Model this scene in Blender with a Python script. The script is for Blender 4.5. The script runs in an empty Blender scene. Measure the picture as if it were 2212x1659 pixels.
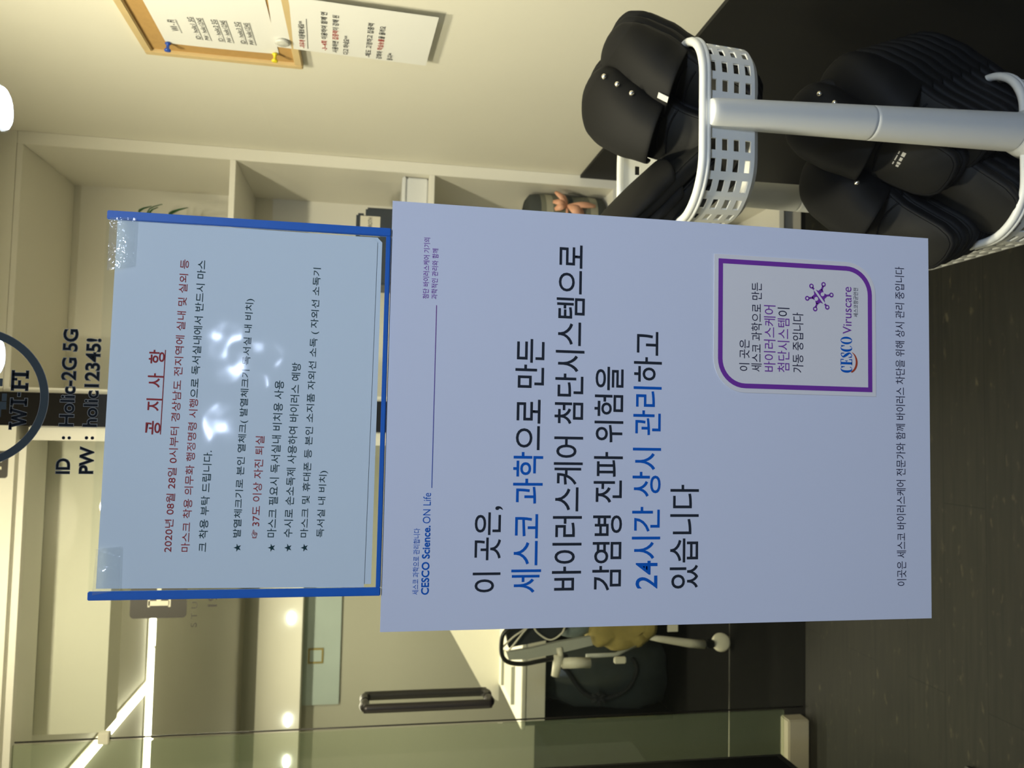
import bpy, bmesh, math, random
from mathutils import Vector, Matrix
random.seed(4)
PI = math.pi
scene = bpy.context.scene
C = scene.collection

# ------------------------------------------------------------------ camera (turned on its side, like the photo)
F_PX = 1674.7
CAM = Vector((0.1724, -0.6645, 1.45))
R_ = Vector((0.998, -0.051, 0.030)); U_ = Vector((-0.0206, 0.1747, 0.9844)); F_ = Vector((0.0555, 0.9832, -0.1736))
F_.normalize(); R_ = (R_ - R_.dot(F_)*F_).normalized(); U_ = R_.cross(F_)
cd = bpy.data.cameras.new('camera'); cam = bpy.data.objects.new('camera', cd); C.objects.link(cam)
cd.sensor_fit = 'HORIZONTAL'; cd.sensor_width = 36.0; cd.lens = F_PX/2212*36; cd.clip_start = 0.02; cd.clip_end = 60
M = Matrix.Identity(4)
for i, ax in enumerate((-U_, R_, -F_)):
    for j in range(3): M[j][i] = ax[j]
M.translation = CAM
cam.matrix_world = M
scene.camera = cam
cd.dof.use_dof = True; cd.dof.focus_distance = 0.70; cd.dof.aperture_fstop = 13.0
# ------------------------------------------------------------------ world, exposure
wd = bpy.data.worlds.new('world'); scene.world = wd; wd.use_nodes = True
wd.node_tree.nodes['Background'].inputs[0].default_value = (0.5, 0.55, 0.65, 1)
wd.node_tree.nodes['Background'].inputs[1].default_value = 0.02
vs = scene.view_settings
vs.view_transform = 'Standard'; vs.look = 'None'; vs.exposure = 0.0; vs.gamma = 1.0; vs.use_curve_mapping = False
try:
    scene.cycles.transparent_max_bounces = 40
    scene.cycles.max_bounces = 10
except Exception: pass

def area(name, loc, power, col, size, rot=(0, 0, 0), shape='DISK', spread=None, size_y=None):
    l = bpy.data.lights.new(name, 'AREA'); l.shape = shape; l.size = size; l.energy = power; l.color = col
    if size_y: l.size_y = size_y
    if spread: l.spread = spread
    o = bpy.data.objects.new(name, l); C.objects.link(o); o.location = loc; o.rotation_euler = rot
    return o
WARM = (1.0, 0.91, 0.68); COOL = (0.60, 0.72, 1.0)
CORRIDOR_LAMPS = [(0.919, -1.366, 2.35), (0.320, -1.395, 2.35), (0.131, -3.91, 2.35), (0.64, -4.44, 2.35), (0.657, -6.09, 2.35)]
VEST_LAMPS = [(-0.25, 0.38, 2.565), (0.35, 0.34, 2.565)]
for k, p in enumerate(CORRIDOR_LAMPS): area('corridor_light', (p[0], p[1], p[2]+0.007), 17.5 if k < 2 else 6, COOL, 0.10)
for k, p in enumerate(VEST_LAMPS): area('vestibule_light', (p[0], p[1], p[2]-0.010), 23.5, WARM, 0.15)
area('hall_light', (-1.0, 3.2, 2.42), 60, WARM, 2.2, shape='RECTANGLE', size_y=0.12)
area('hall_light', (-1.4, 4.9, 2.42), 40, WARM, 1.8, shape='RECTANGLE', size_y=0.12)

area('added_spot_beam', (-0.18, 0.858, 2.492), 2.7, WARM, 0.05, (math.radians(86), 0, math.radians(14)), spread=1.7)  # added beam that brightens the bulkhead behind the glass door and the header
# ------------------------------------------------------------------ materials
def srgb(r, g, b):
    f = lambda c: (c/255/12.92) if c/255 <= 0.04045 else ((c/255+0.055)/1.055)**2.4
    return (f(r), f(g), f(b))
def mat(name, col, rough=0.5, metal=0.0, emit=None, es=0, noise=0, nscale=20, bump=0, bscale=60, spec=0.5, coat=0, trans=0, sheen=0):
    m = bpy.data.materials.new(name); m.use_nodes = True; nt = m.node_tree; b = nt.nodes['Principled BSDF']
    b.inputs['Base Color'].default_value = (*col, 1); b.inputs['Roughness'].default_value = rough
    b.inputs['Metallic'].default_value = metal; b.inputs['Specular IOR Level'].default_value = spec
    b.inputs['Coat Weight'].default_value = coat
    if emit: b.inputs['Emission Color'].default_value = (*emit, 1); b.inputs['Emission Strength'].default_value = es
    tc = nt.nodes.new('ShaderNodeTexCoord')
    if noise:
        n = nt.nodes.new('ShaderNodeTexNoise'); n.inputs['Scale'].default_value = nscale; n.inputs['Detail'].default_value = 4
        nt.links.new(tc.outputs['Object'], n.inputs['Vector'])
        mx = nt.nodes.new('ShaderNodeMix'); mx.data_type = 'RGBA'
        mx.inputs[6].default_value = (*[c*(1-noise) for c in col], 1); mx.inputs[7].default_value = (*[min(1, c*(1+noise)) for c in col], 1)
        nt.links.new(n.outputs['Fac'], mx.inputs[0]); nt.links.new(mx.outputs[2], b.inputs['Base Color'])
    if bump:
        n2 = nt.nodes.new('ShaderNodeTexNoise'); n2.inputs['Scale'].default_value = bscale; n2.inputs['Detail'].default_value = 3
        nt.links.new(tc.outputs['Object'], n2.inputs['Vector'])
        bp = nt.nodes.new('ShaderNodeBump'); bp.inputs['Strength'].default_value = bump; bp.inputs['Distance'].default_value = 0.002
        nt.links.new(n2.outputs['Fac'], bp.inputs['Height']); nt.links.new(bp.outputs['Normal'], b.inputs['Normal'])
    return m
def glass(name, tint=(1, 1, 1), ior=1.5, haze=0.0, hazecol=(0.8, 0.8, 0.8), rough=0.0, bump=0, bscale=8):
    # thin clear sheet: mirror share by Fresnel, the rest passes straight through
    m = bpy.data.materials.new(name); m.use_nodes = True; nt = m.node_tree
    for n in list(nt.nodes): nt.nodes.remove(n)
    out = nt.nodes.new('ShaderNodeOutputMaterial'); tr = nt.nodes.new('ShaderNodeBsdfTransparent'); gl = nt.nodes.new('ShaderNodeBsdfGlossy')
    fr = nt.nodes.new('ShaderNodeFresnel'); mx = nt.nodes.new('ShaderNodeMixShader')
    tr.inputs[0].default_value = (*tint, 1); gl.inputs['Roughness'].default_value = rough; fr.inputs[0].default_value = ior
    geo = nt.nodes.new('ShaderNodeNewGeometry')
    inv = nt.nodes.new('ShaderNodeMath'); inv.operation = 'SUBTRACT'; inv.inputs[0].default_value = 1.0
    mul = nt.nodes.new('ShaderNodeMath'); mul.operation = 'MULTIPLY'
    nt.links.new(geo.outputs['Backfacing'], inv.inputs[1]); nt.links.new(inv.outputs[0], mul.inputs[0]); nt.links.new(fr.outputs[0], mul.inputs[1])
    nt.links.new(mul.outputs[0], mx.inputs[0])
    first = tr.outputs[0]
    if haze:
        df = nt.nodes.new('ShaderNodeBsdfDiffuse'); df.inputs[0].default_value = (*hazecol, 1)
        m2 = nt.nodes.new('ShaderNodeMixShader'); m2.inputs[0].default_value = haze
        nt.links.new(tr.outputs[0], m2.inputs[1]); nt.links.new(df.outputs[0], m2.inputs[2]); first = m2.outputs[0]
    nt.links.new(first, mx.inputs[1]); nt.links.new(gl.outputs[0], mx.inputs[2]); nt.links.new(mx.outputs[0], out.inputs[0])
    if bump:
        tc = nt.nodes.new('ShaderNodeTexCoord'); n2 = nt.nodes.new('ShaderNodeTexNoise'); n2.inputs['Scale'].default_value = bscale; n2.inputs['Detail'].default_value = 2
        nt.links.new(tc.outputs['Object'], n2.inputs['Vector'])
        bp = nt.nodes.new('ShaderNodeBump'); bp.inputs['Strength'].default_value = bump; bp.inputs['Distance'].default_value = 0.004
        nt.links.new(n2.outputs['Fac'], bp.inputs['Height']); nt.links.new(bp.outputs['Normal'], gl.inputs['Normal'])
    return m
def lamp_mat(name, col, s):
    return mat(name, (0.9, 0.9, 0.9), emit=col, es=s)

W_PAINT = mat('cream_wall_paint', (0.80, 0.775, 0.66), 0.75, noise=0.02, nscale=3, bump=0.05, bscale=220)
W_SHELF = mat('cream_laminate', (0.80, 0.775, 0.67), 0.45, noise=0.015, nscale=6)
W_CEIL = mat('white_ceiling_paint', (0.84, 0.81, 0.71), 0.8, noise=0.01)
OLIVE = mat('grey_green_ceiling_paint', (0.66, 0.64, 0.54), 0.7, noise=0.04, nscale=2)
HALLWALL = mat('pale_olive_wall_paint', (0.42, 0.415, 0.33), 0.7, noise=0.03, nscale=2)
CORR = mat('grey_corridor_paint', (0.30, 0.31, 0.34), 0.8, noise=0.05, nscale=3)
CORR_FLOOR = mat('dark_corridor_tile', (0.03, 0.03, 0.032), 0.6, noise=0.2)
DARKPANEL = mat('charcoal_wall_panel', (0.009, 0.0088, 0.0075), 0.6, spec=0.3, noise=0.2, nscale=8)
BLACKPOST = mat('black_metal_frame', (0.010, 0.009, 0.008), 0.7, noise=0.1, spec=0.1)
HALLFLOOR = mat('black_hall_floor', (0.0035, 0.0035, 0.003), 0.8, noise=0.3, spec=0.08)
PAPER = mat('poster_paper', (0.86, 0.86, 0.87), 0.55, noise=0.012, nscale=5, bump=0.06, bscale=9)
PAPER2 = mat('printer_paper', (0.87, 0.93, 0.89), 0.6, noise=0.015, nscale=7)
WPAPER = mat('white_paper', (0.84, 0.84, 0.80), 0.7, bump=0.05, bscale=15)
INK = mat('charcoal_ink', (0.028, 0.033, 0.040), 0.7, noise=0.05, spec=0.15)
BLUE_INK = mat('blue_ink', (0.004, 0.13, 0.52), 0.7, noise=0.05, spec=0.2)
PURPLE = mat('purple_ink', (0.24, 0.05, 0.37), 0.7, noise=0.05, spec=0.2)
NAVY_INK = mat('dark_navy_ink', (0.02, 0.02, 0.05), 0.7, noise=0.05, spec=0.15)
RED_INK = mat('red_ink', (0.42, 0.035, 0.03), 0.7, noise=0.05, spec=0.2)
GREEN_INK = mat('dark_green_ink', (0.012, 0.05, 0.05), 0.7, noise=0.05, spec=0.15)
ORANGE = mat('orange_red_ink', (0.55, 0.07, 0.02), 0.5, noise=0.05)
BADGEW = mat('badge_paper', (0.98, 0.91, 0.79), 0.5, noise=0.01)
BLUE_TRIM = mat('blue_plastic', (0.012, 0.15, 0.55), 0.45, noise=0.08, nscale=120)
FILM = glass('clear_sleeve_film', (0.985, 0.995, 0.985), 1.45, 0.012, (0.75, 0.85, 0.8), 0.06, 0.27, 14)
TAPE = glass('clear_tape', (0.975, 0.98, 0.975), 1.5, 0.07, (0.85, 0.87, 0.86), 0.12, 0.6, 90)
PANE = glass('clear_window_glass', (0.985, 0.995, 0.985), 1.5)
DOORGLASS = glass('green_tinted_door_glass', (0.972, 0.98, 0.962), 1.5, 0.004, (0.5, 0.55, 0.42))
SIDEGLASS = glass('hazy_green_side_glass', (0.91, 0.935, 0.88), 1.5, 0.10, (0.42, 0.50, 0.32))
FARGLASS = mat('frosted_blue_grey_glass', (0.42, 0.50, 0.46), 0.35, noise=0.15, nscale=2)
PLASTIC = mat('white_plastic', (0.70, 0.71, 0.69), 0.38, noise=0.01)
RUBBER = mat('black_rubber', (0.006, 0.006, 0.006), 0.65, spec=0.25, noise=0.2, nscale=30, bump=0.03, bscale=300)
LEATHER = mat('black_leatherette', (0.0045, 0.0045, 0.0042), 0.65, spec=0.2, noise=0.15, nscale=14, bump=0.05, bscale=350)
INSOLE = mat('dark_grey_insole', (0.013, 0.0125, 0.010), 0.65, spec=0.25, noise=0.2, nscale=10)
METAL = mat('polished_steel', (0.75, 0.72, 0.65), 0.25, 1.0, noise=0.03)
TAGM = mat('pale_grey_tag', (0.60, 0.58, 0.52), 0.6, noise=0.15, nscale=200)
GREYMETAL = mat('dark_bronze_metal', (0.05, 0.045, 0.042), 0.35, 0.6, noise=0.1)
CORK = mat('cork', (0.50, 0.30, 0.10), 0.85, noise=0.12, nscale=90, bump=0.2, bscale=200)
PINE = mat('pale_pine', (0.66, 0.50, 0.25), 0.5, noise=0.08, nscale=25)
BLUEPIN = mat('blue_pin_plastic', (0.02, 0.08, 0.42), 0.3, noise=0.05)
YELPIN = mat('yellow_pin_plastic', (0.80, 0.65, 0.02), 0.3, noise=0.05)
MAGNET = mat('grey_clear_plastic', (0.62, 0.62, 0.56), 0.25, noise=0.05)
LEAF = mat('green_leaf', (0.03, 0.13, 0.04), 0.5, noise=0.4, nscale=40)
POTM = mat('white_ceramic', (0.75, 0.72, 0.65), 0.35, noise=0.03)
NAVYBOX = mat('navy_plastic', (0.028, 0.036, 0.045), 0.45, noise=0.15, nscale=12)
RIBBON = mat('peach_satin', (0.78, 0.40, 0.24), 0.45, noise=0.08)
CREAMBAND = mat('cream_tape', (0.66, 0.62, 0.50), 0.6, noise=0.05)
BLACK = mat('gloss_black_plastic', (0.008, 0.008, 0.008), 0.3, noise=0.1)
SCREEN = mat('dark_screen', (0.003, 0.003, 0.003), 0.15, noise=0.1)
DECAL = mat('black_vinyl', (0.016, 0.018, 0.018), 0.8, noise=0.1, spec=0.05)
DECALEDGE = mat('grey_vinyl_edge', (0.24, 0.23, 0.19), 0.8, noise=0.1, spec=0.1)
TEAL = mat('teal_grey_vinyl', (0.060, 0.072, 0.066), 0.8, noise=0.1, spec=0.1)
SIGNLT = mat('pale_sign_letter', (0.75, 0.72, 0.55), 0.5, noise=0.03)
SIGNBLK = mat('brown_black_sign', (0.045, 0.04, 0.03), 0.5, noise=0.05)
KHAKI = mat('khaki_fabric', (0.28, 0.22, 0.06), 0.8, noise=0.25, nscale=25, bump=0.4, bscale=60)
DKFABRIC = mat('charcoal_fabric', (0.015, 0.018, 0.022), 0.8, noise=0.2, nscale=40)
SLATE = mat('blue_grey_fabric', (0.16, 0.20, 0.19), 0.8, noise=0.2, nscale=20)
GREYTUBE = mat('grey_painted_tube', (0.36, 0.37, 0.32), 0.4, noise=0.05)
OFFWHITE = mat('off_white_plastic', (0.66, 0.63, 0.50), 0.45, noise=0.03)
BAGM = mat('slate_plastic_bag', (0.055, 0.068, 0.072), 0.25, noise=0.2, nscale=10, bump=0.5, bscale=18)
LAMPW = lamp_mat('cool_lamp_glow', (0.80, 0.90, 1.0), 30)
LAMPV = lamp_mat('warm_lamp_glow', (1.0, 0.92, 0.72), 12)
LEDM = lamp_mat('warm_led_glow', (1.0, 0.95, 0.75), 8)
SPOTM = lamp_mat('white_bulb_glow', (0.95, 1.0, 1.0), 6)

def wood_floor():
    m = bpy.data.materials.new('dark_stained_wood_planks'); m.use_nodes = True; nt = m.node_tree; b = nt.nodes['Principled BSDF']
    tc = nt.nodes.new('ShaderNodeTexCoord'); mp = nt.nodes.new('ShaderNodeMapping'); mp.inputs['Scale'].default_value = (1.2, 16, 1)
    n = nt.nodes.new('ShaderNodeTexNoise'); n.inputs['Scale'].default_value = 5; n.inputs['Detail'].default_value = 8
    nt.links.new(tc.outputs['Object'], mp.inputs['Vector']); nt.links.new(mp.outputs['Vector'], n.inputs['Vector'])
    r = nt.nodes.new('ShaderNodeValToRGB'); r.color_ramp.elements[0].position = 0.3; r.color_ramp.elements[1].position = 0.78
    r.color_ramp.elements[0].color = (0.008, 0.0078, 0.005, 1); r.color_ramp.elements[1].color = (0.017, 0.0165, 0.0105, 1)
    nt.links.new(n.outputs['Fac'], r.inputs[0])
    n2 = nt.nodes.new('ShaderNodeTexNoise'); n2.inputs['Scale'].default_value = 22; n2.inputs['Detail'].default_value = 7
    mp2 = nt.nodes.new('ShaderNodeMapping'); mp2.inputs['Scale'].default_value = (1.0, 2.2, 1)
    nt.links.new(tc.outputs['Object'], mp2.inputs['Vector']); nt.links.new(mp2.outputs['Vector'], n2.inputs['Vector'])
    r2 = nt.nodes.new('ShaderNodeValToRGB'); r2.color_ramp.elements[0].position = 0.62; r2.color_ramp.elements[1].position = 0.76
    r2.color_ramp.elements[0].color = (0, 0, 0, 1); r2.color_ramp.elements[1].color = (0.8, 0.8, 0.8, 1)
    nt.links.new(n2.outputs['Fac'], r2.inputs[0])
    mx = nt.nodes.new('ShaderNodeMix'); mx.data_type = 'RGBA'; mx.inputs[7].default_value = (0.065, 0.057, 0.033, 1)
    nt.links.new(r2.outputs[0], mx.inputs[0]); nt.links.new(r.outputs[0], mx.inputs[6])
    # plank seams
    wv = nt.nodes.new('ShaderNodeTexBrick'); wv.inputs['Scale'].default_value = 1.0; wv.offset = 0.4
    wv.inputs['Color1'].default_value = (1, 1, 1, 1); wv.inputs['Color2'].default_value = (0.8, 0.8, 0.78, 1); wv.inputs['Mortar'].default_value = (0.35, 0.35, 0.35, 1)
    wv.inputs['Mortar Size'].default_value = 0.0015; wv.inputs['Brick Width'].default_value = 1.2; wv.inputs['Row Height'].default_value = 0.14
    nt.links.new(tc.outputs['Object'], wv.inputs['Vector'])
    ml = nt.nodes.new('ShaderNodeMix'); ml.data_type = 'RGBA'; ml.blend_type = 'MULTIPLY'; ml.inputs[0].default_value = 1
    nt.links.new(mx.outputs[2], ml.inputs[6]); nt.links.new(wv.outputs['Color'], ml.inputs[7]); nt.links.new(ml.outputs[2], b.inputs['Base Color'])
    b.inputs['Roughness'].default_value = 0.6; b.inputs['Specular IOR Level'].default_value = 0.25
    return m
FLOOR = wood_floor()
def plaid():
    m = bpy.data.materials.new('grey_plaid_blanket'); m.use_nodes = True; nt = m.node_tree; b = nt.nodes['Principled BSDF']
    tc = nt.nodes.new('ShaderNodeTexCoord'); sp = nt.nodes.new('ShaderNodeSeparateXYZ'); nt.links.new(tc.outputs['Object'], sp.inputs[0])
    r = nt.nodes.new('ShaderNodeValToRGB'); r.color_ramp.interpolation = 'CONSTANT'
    ml = nt.nodes.new('ShaderNodeMath'); ml.operation = 'MULTIPLY'; ml.inputs[1].default_value = 1/0.29
    nt.links.new(sp.outputs['Z'], ml.inputs[0]); nt.links.new(ml.outputs[0], r.inputs[0])
    dk, md, lt = (0.055, 0.062, 0.055, 1), (0.19, 0.19, 0.135, 1), (0.40, 0.38, 0.27, 1)
    e = r.color_ramp.elements; e[0].position = 0; e[0].color = dk; e[1].position = 0.13; e[1].color = lt
    for p, c in ((0.22, md), (0.42, dk), (0.47, md), (0.66, lt), (0.74, md), (0.80, dk)):
        q = e.new(p); q.color = c
    n = nt.nodes.new('ShaderNodeTexNoise'); n.inputs['Scale'].default_value = 160
    mx = nt.nodes.new('ShaderNodeMix'); mx.data_type = 'RGBA'; mx.blend_type = 'MULTIPLY'; mx.inputs[0].default_value = 0.35
    nt.links.new(r.outputs[0], mx.inputs[6]); nt.links.new(n.outputs['Color'], mx.inputs[7]); nt.links.new(mx.outputs[2], b.inputs['Base Color'])
    b.inputs['Roughness'].default_value = 0.9
    return m
PLAID = plaid()

# ------------------------------------------------------------------ mesh helpers
def mk(name, verts, faces, m, parent=None, smooth=False, mids=None):
    me = bpy.data.meshes.new(name); me.from_pydata([tuple(v) for v in verts], [], faces)
    for mm in (m if isinstance(m, (list, tuple)) else [m]): me.materials.append(mm)
    if mids:
        for p, i in zip(me.polygons, mids): p.material_index = i
    if smooth: me.polygons.foreach_set('use_smooth', [True]*len(me.polygons))
    me.update()
    o = bpy.data.objects.new(name, me); C.objects.link(o)
    if parent: o.parent = parent
    return o
def from_bm(name, bm, m, parent=None, smooth=False):
    bmesh.ops.recalc_face_normals(bm, faces=bm.faces)
    me = bpy.data.meshes.new(name); bm.to_mesh(me); bm.free()
    for mm in (m if isinstance(m, (list, tuple)) else [m]): me.materials.append(mm)
    if smooth: me.polygons.foreach_set('use_smooth', [True]*len(me.polygons))
    o = bpy.data.objects.new(name, me); C.objects.link(o)
    if parent: o.parent = parent
    return o
def bm_box(bm, a, b, bev=0.0):
    c = [(a[i]+b[i])/2 for i in range(3)]; s = [abs(b[i]-a[i]) for i in range(3)]
    r = bmesh.ops.create_cube(bm, size=1.0, matrix=Matrix.Translation(c) @ Matrix.Diagonal((*s, 1)))
    if bev:
        es = list({e for v in r['verts'] for e in v.link_edges})
        bmesh.ops.bevel(bm, geom=es, offset=bev, segments=2, affect='EDGES', clamp_overlap=True)
def box(name, a, b, m, parent=None, bev=0.0):
    bm = bmesh.new(); bm_box(bm, a, b, bev); return from_bm(name, bm, m, parent)
def bm_tube(bm, pts, rad, seg=12, caps=True, closed=False):
    pts = [Vector(p) for p in pts]; n = len(pts); rings = []
    rads = rad if isinstance(rad, (list, tuple)) else [rad]*n
    prev = None
    for i, p in enumerate(pts):
        if closed: t = (pts[(i+1) % n]-pts[i-1])
        else: t = pts[min(i+1, n-1)]-pts[max(i-1, 0)]
        t.normalize()
        if prev is None:
            ref = Vector((0, 0, 1)) if abs(t.z) < 0.9 else Vector((1, 0, 0)); x = t.cross(ref).normalized()
        else: x = (prev - prev.dot(t)*t).normalized()
        prev = x; y = t.cross(x)
        rings.append([bm.verts.new(p + rads[i]*(math.cos(2*PI*k/seg)*x + math.sin(2*PI*k/seg)*y)) for k in range(seg)])
    for i in range(n if closed else n-1):
        a, b = rings[i], rings[(i+1) % n]
        for k in range(seg): bm.faces.new((a[k], a[(k+1) % seg], b[(k+1) % seg], b[k]))
    if caps and not closed:
        bm.faces.new(rings[0]); bm.faces.new(rings[-1])
def tube(name, pts, rad, m, parent=None, seg=12, closed=False):
    bm = bmesh.new(); bm_tube(bm, pts, rad, seg, True, closed); return from_bm(name, bm, m, parent, True)
def curve_pts(pts, n=8):
    P = [Vector(p) for p in pts]; out = []
    for i in range(len(P)-1):
        a, b, c, d = P[max(i-1, 0)], P[i], P[i+1], P[min(i+2, len(P)-1)]
        for k in range(n):
            t = k/n
            out.append(0.5*((2*b) + (c-a)*t + (2*a-5*b+4*c-d)*t*t + (3*b-a-3*c+d)*t**3))
    out.append(P[-1]); return out
def bm_lathe(bm, prof, seg=24, loc=(0, 0, 0)):
    rings = [[bm.verts.new((loc[0]+r*math.cos(2*PI*k/seg), loc[1]+r*math.sin(2*PI*k/seg), loc[2]+z)) for k in range(seg)] for r, z in prof]
    for a, b in zip(rings, rings[1:]):
        for k in range(seg): bm.faces.new((a[k], a[(k+1) % seg], b[(k+1) % seg], b[k]))
    bm.faces.new(rings[0]); bm.faces.new(rings[-1])
def lathe(name, prof, m, parent=None, seg=24, loc=(0, 0, 0)):
    bm = bmesh.new(); bm_lathe(bm, prof, seg); o = from_bm(name, bm, m, parent, True); o.location = loc; return o
def bm_prism(bm, poly, z0, z1, bev=0):
    v0 = [bm.verts.new((x, y, z0)) for x, y in poly]; v1 = [bm.verts.new((x, y, z1)) for x, y in poly]
    bm.faces.new(list(reversed(v0))); bm.faces.new(v1); n = len(poly)
    for i in range(n): bm.faces.new((v0[i], v0[(i+1) % n], v1[(i+1) % n], v1[i]))
def tag(o, label, cat, group=None, kind=None):
    if kind: o['kind'] = kind
    if label: o['label'] = label
    if cat: o['category'] = cat
    if group: o['group'] = group
    return o
def thing(name, label, cat, loc=(0, 0, 0), rot=(0, 0, 0), group=None):
    o = bpy.data.objects.new(name, None); C.objects.link(o); o.location = loc; o.rotation_euler = rot; o.empty_display_size = 0.05
    return tag(o, label, cat, group)
def struct(o, label=None): 
    o['kind'] = 'structure'
    if label: o['label'] = label
    return o
# frames for flat work: local x right, y up, z towards the reader
GLASS_ROT = (PI/2, 0, 0)            # reader stands at -y
WALL_ROT = (PI/2, 0, -PI/2)         # reader stands at -x, facing the right wall

def text_mesh(name, segs, bx, mats, parent, z=0.0003, bold=0.0, full=None, thick=0):
    """segs: list of (string, material index); bx = (x0, x1, y0, y1) in mm of the inked bounds; full = sub-string that sets the height scale"""
    cu = bpy.data.curves.new(name, 'FONT'); s = ''.join(a for a, _ in segs); cu.body = s; cu.size = 1.0
    cu.resolution_u = 4
    cu.offset = bold; cu.extrude = thick
    for mm in mats: cu.materials.append(mm)
    i = 0
    for a, k in segs:
        for ch in a:
            cu.body_format[i].material_index = k; i += 1
    tmp = bpy.data.objects.new('tmp', cu); C.objects.link(tmp)
    dg = bpy.context.evaluated_depsgraph_get(); dg.update()
    me = bpy.data.meshes.new_from_object(tmp.evaluated_get(dg)); bpy.data.objects.remove(tmp); bpy.data.curves.remove(cu)
    me.name = name
    if not me.materials:
        for mm in mats: me.materials.append(mm)
    xs = [v.co.x for v in me.vertices]; ys = [v.co.y for v in me.vertices]
    if not xs: return None
    x0, x1, y0, y1 = min(xs), max(xs), min(ys), max(ys)
    ax = (bx[1]-bx[0])/1000/(x1-x0); ay = (bx[3]-bx[2])/1000/(y1-y0)
    for v in me.vertices:
        v.co.x = bx[0]/1000+(v.co.x-x0)*ax; v.co.y = bx[2]/1000+(v.co.y-y0)*ay; v.co.z = z+v.co.z*0.0004
    o = bpy.data.objects.new(name, me); C.objects.link(o); o.parent = parent
    return o
def join(objs, name):
    """merge several flat lettering meshes into one part"""
    bm = bmesh.new(); mats = []; par = objs[0].parent
    for o in objs:
        n0 = len(bm.faces); bm.from_mesh(o.data); bm.faces.ensure_lookup_table()
        idx = []
        for mm in o.data.materials:
            if mm not in mats: mats.append(mm)
            idx.append(mats.index(mm))
        for f in bm.faces[n0:]: f.material_index = idx[min(f.material_index, len(idx)-1)] if idx else 0
    me = bpy.data.meshes.new(name); bm.to_mesh(me); bm.free()
    for mm in mats: me.materials.append(mm)
    for o in objs:
        d = o.data; bpy.data.objects.remove(o); bpy.data.meshes.remove(d)
    o = bpy.data.objects.new(name, me); C.objects.link(o); o.parent = par
    return o
def flat(name, polys, m, parent, z=0.0003):
    """flat polygons (lists of (x,y) in mm)"""
    v, f = [], []
    for p in polys:
        f.append(list(range(len(v), len(v)+len(p)))); v += [(x/1000, y/1000, z) for x, y in p]
    return mk(name, v, f, m, parent)
def rects(l): return [[(a, c), (b, c), (b, d), (a, d)] for a, b, c, d in l]
def ringstrip(name, outer, inner, m, parent, z=0.0003):
    n = len(outer); v = [(x/1000, y/1000, z) for x, y in outer]+[(x/1000, y/1000, z) for x, y in inner]
    return mk(name, v, [(i, (i+1) % n, n+(i+1) % n, n+i) for i in range(n)], m, parent)

RAIL = mat('beige_base_rail', (0.40, 0.37, 0.27), 0.6, noise=0.06)
# ------------------------------------------------------------------ the setting
struct(box('floor', (-1.6, 0.012, -0.05), (1.06, 1.77, 0.0), FLOOR))
struct(box('floor', (-3.4, 1.77, -0.052), (1.06, 6.2, -0.001), HALLFLOOR), 'black hall floor behind the inner glass door')
struct(box('floor', (-2.4, -9.0, -0.05), (2.6, 0.012, 0.0), CORR_FLOOR), 'dark tiled corridor floor in front of the glass')
struct(box('ceiling', (-1.6, 0.012, 2.57), (1.06, 1.77, 2.62), W_CEIL))
struct(box('ceiling', (-2.4, -9.0, 2.37), (2.6, -0.002, 2.42), CORR), 'grey corridor ceiling')
struct(box('trim_9', (-0.80, 1.98, 2.246), (0.188, 2.10, 2.45), W_PAINT), 'cream bulkhead hanging behind the glass door')
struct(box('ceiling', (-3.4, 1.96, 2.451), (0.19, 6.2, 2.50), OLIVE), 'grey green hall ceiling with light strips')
struct(box('wall_right', (1.005, 0.012, 0.0), (1.06, 2.25, 2.57), W_PAINT))
struct(box('trim_1', (0.995, 0.012, 0.0), (1.0048, 1.768, 0.807), DARKPANEL), 'charcoal lower panel of the right wall')
struct(box('wall_back', (0.243, 1.77, 2.498), (1.005, 2.25, 2.57), W_PAINT))
struct(box('wall_left', (-1.6, 0.012, 0.0), (-1.55, 1.77, 2.57), W_PAINT))
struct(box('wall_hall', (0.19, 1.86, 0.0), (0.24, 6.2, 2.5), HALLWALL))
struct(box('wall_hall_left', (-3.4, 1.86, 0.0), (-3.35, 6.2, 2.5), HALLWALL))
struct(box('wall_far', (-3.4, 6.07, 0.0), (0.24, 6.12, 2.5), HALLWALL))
struct(box('wall_corridor', (-2.4, -9.05, 0.0), (2.6, -9.0, 2.62), CORR))
struct(box('wall_corridor_left', (-2.45, -9.0, 0.0), (-2.4, 0.0, 2.62), CORR))
struct(box('wall_corridor_right', (2.6, -9.0, 0.0), (2.65, 0.0, 2.62), CORR))
struct(box('wall_front', (1.06, 0.0, 0.0), (2.6, 0.05, 2.62), CORR))
struct(box('wall_front_left', (-2.4, 0.0, 0.0), (-1.6, 0.05, 2.62), CORR))
struct(box('trim_2', (0.148, 1.745, 0.0), (0.243, 1.85, 2.57), BLACKPOST, bev=0.003), 'black post between the glass door and the shelves')
struct(box('trim_3', (0.107, 1.765, 0.0), (0.148, 1.85, 2.424), W_SHELF, bev=0.004), 'cream door jamb beside the black post')
struct(box('trim_4', (-1.6, 1.74, 2.444), (0.148, 1.96, 2.57), W_PAINT), 'cream header above the glass door')
struct(box('trim_5', (-1.6, 1.762, 2.424), (0.107, 1.907, 2.444), W_SHELF), 'cream door track under the header')
struct(box('trim_6', (-1.55, 1.745, 0.0), (-0.775, 1.80, 0.075), RAIL, bev=0.004), 'cream base rail under the side pane')
struct(box('trim_7', (-3.3, 5.86, 1.97), (0.18, 6.069, 2.31), W_PAINT), 'cream bulkhead along the far hall wall')
struct(box('trim_8', (-3.3, 2.326, -0.001), (0.18, 2.334, 0.003), METAL), 'thin metal strip across the black hall floor')
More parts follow.
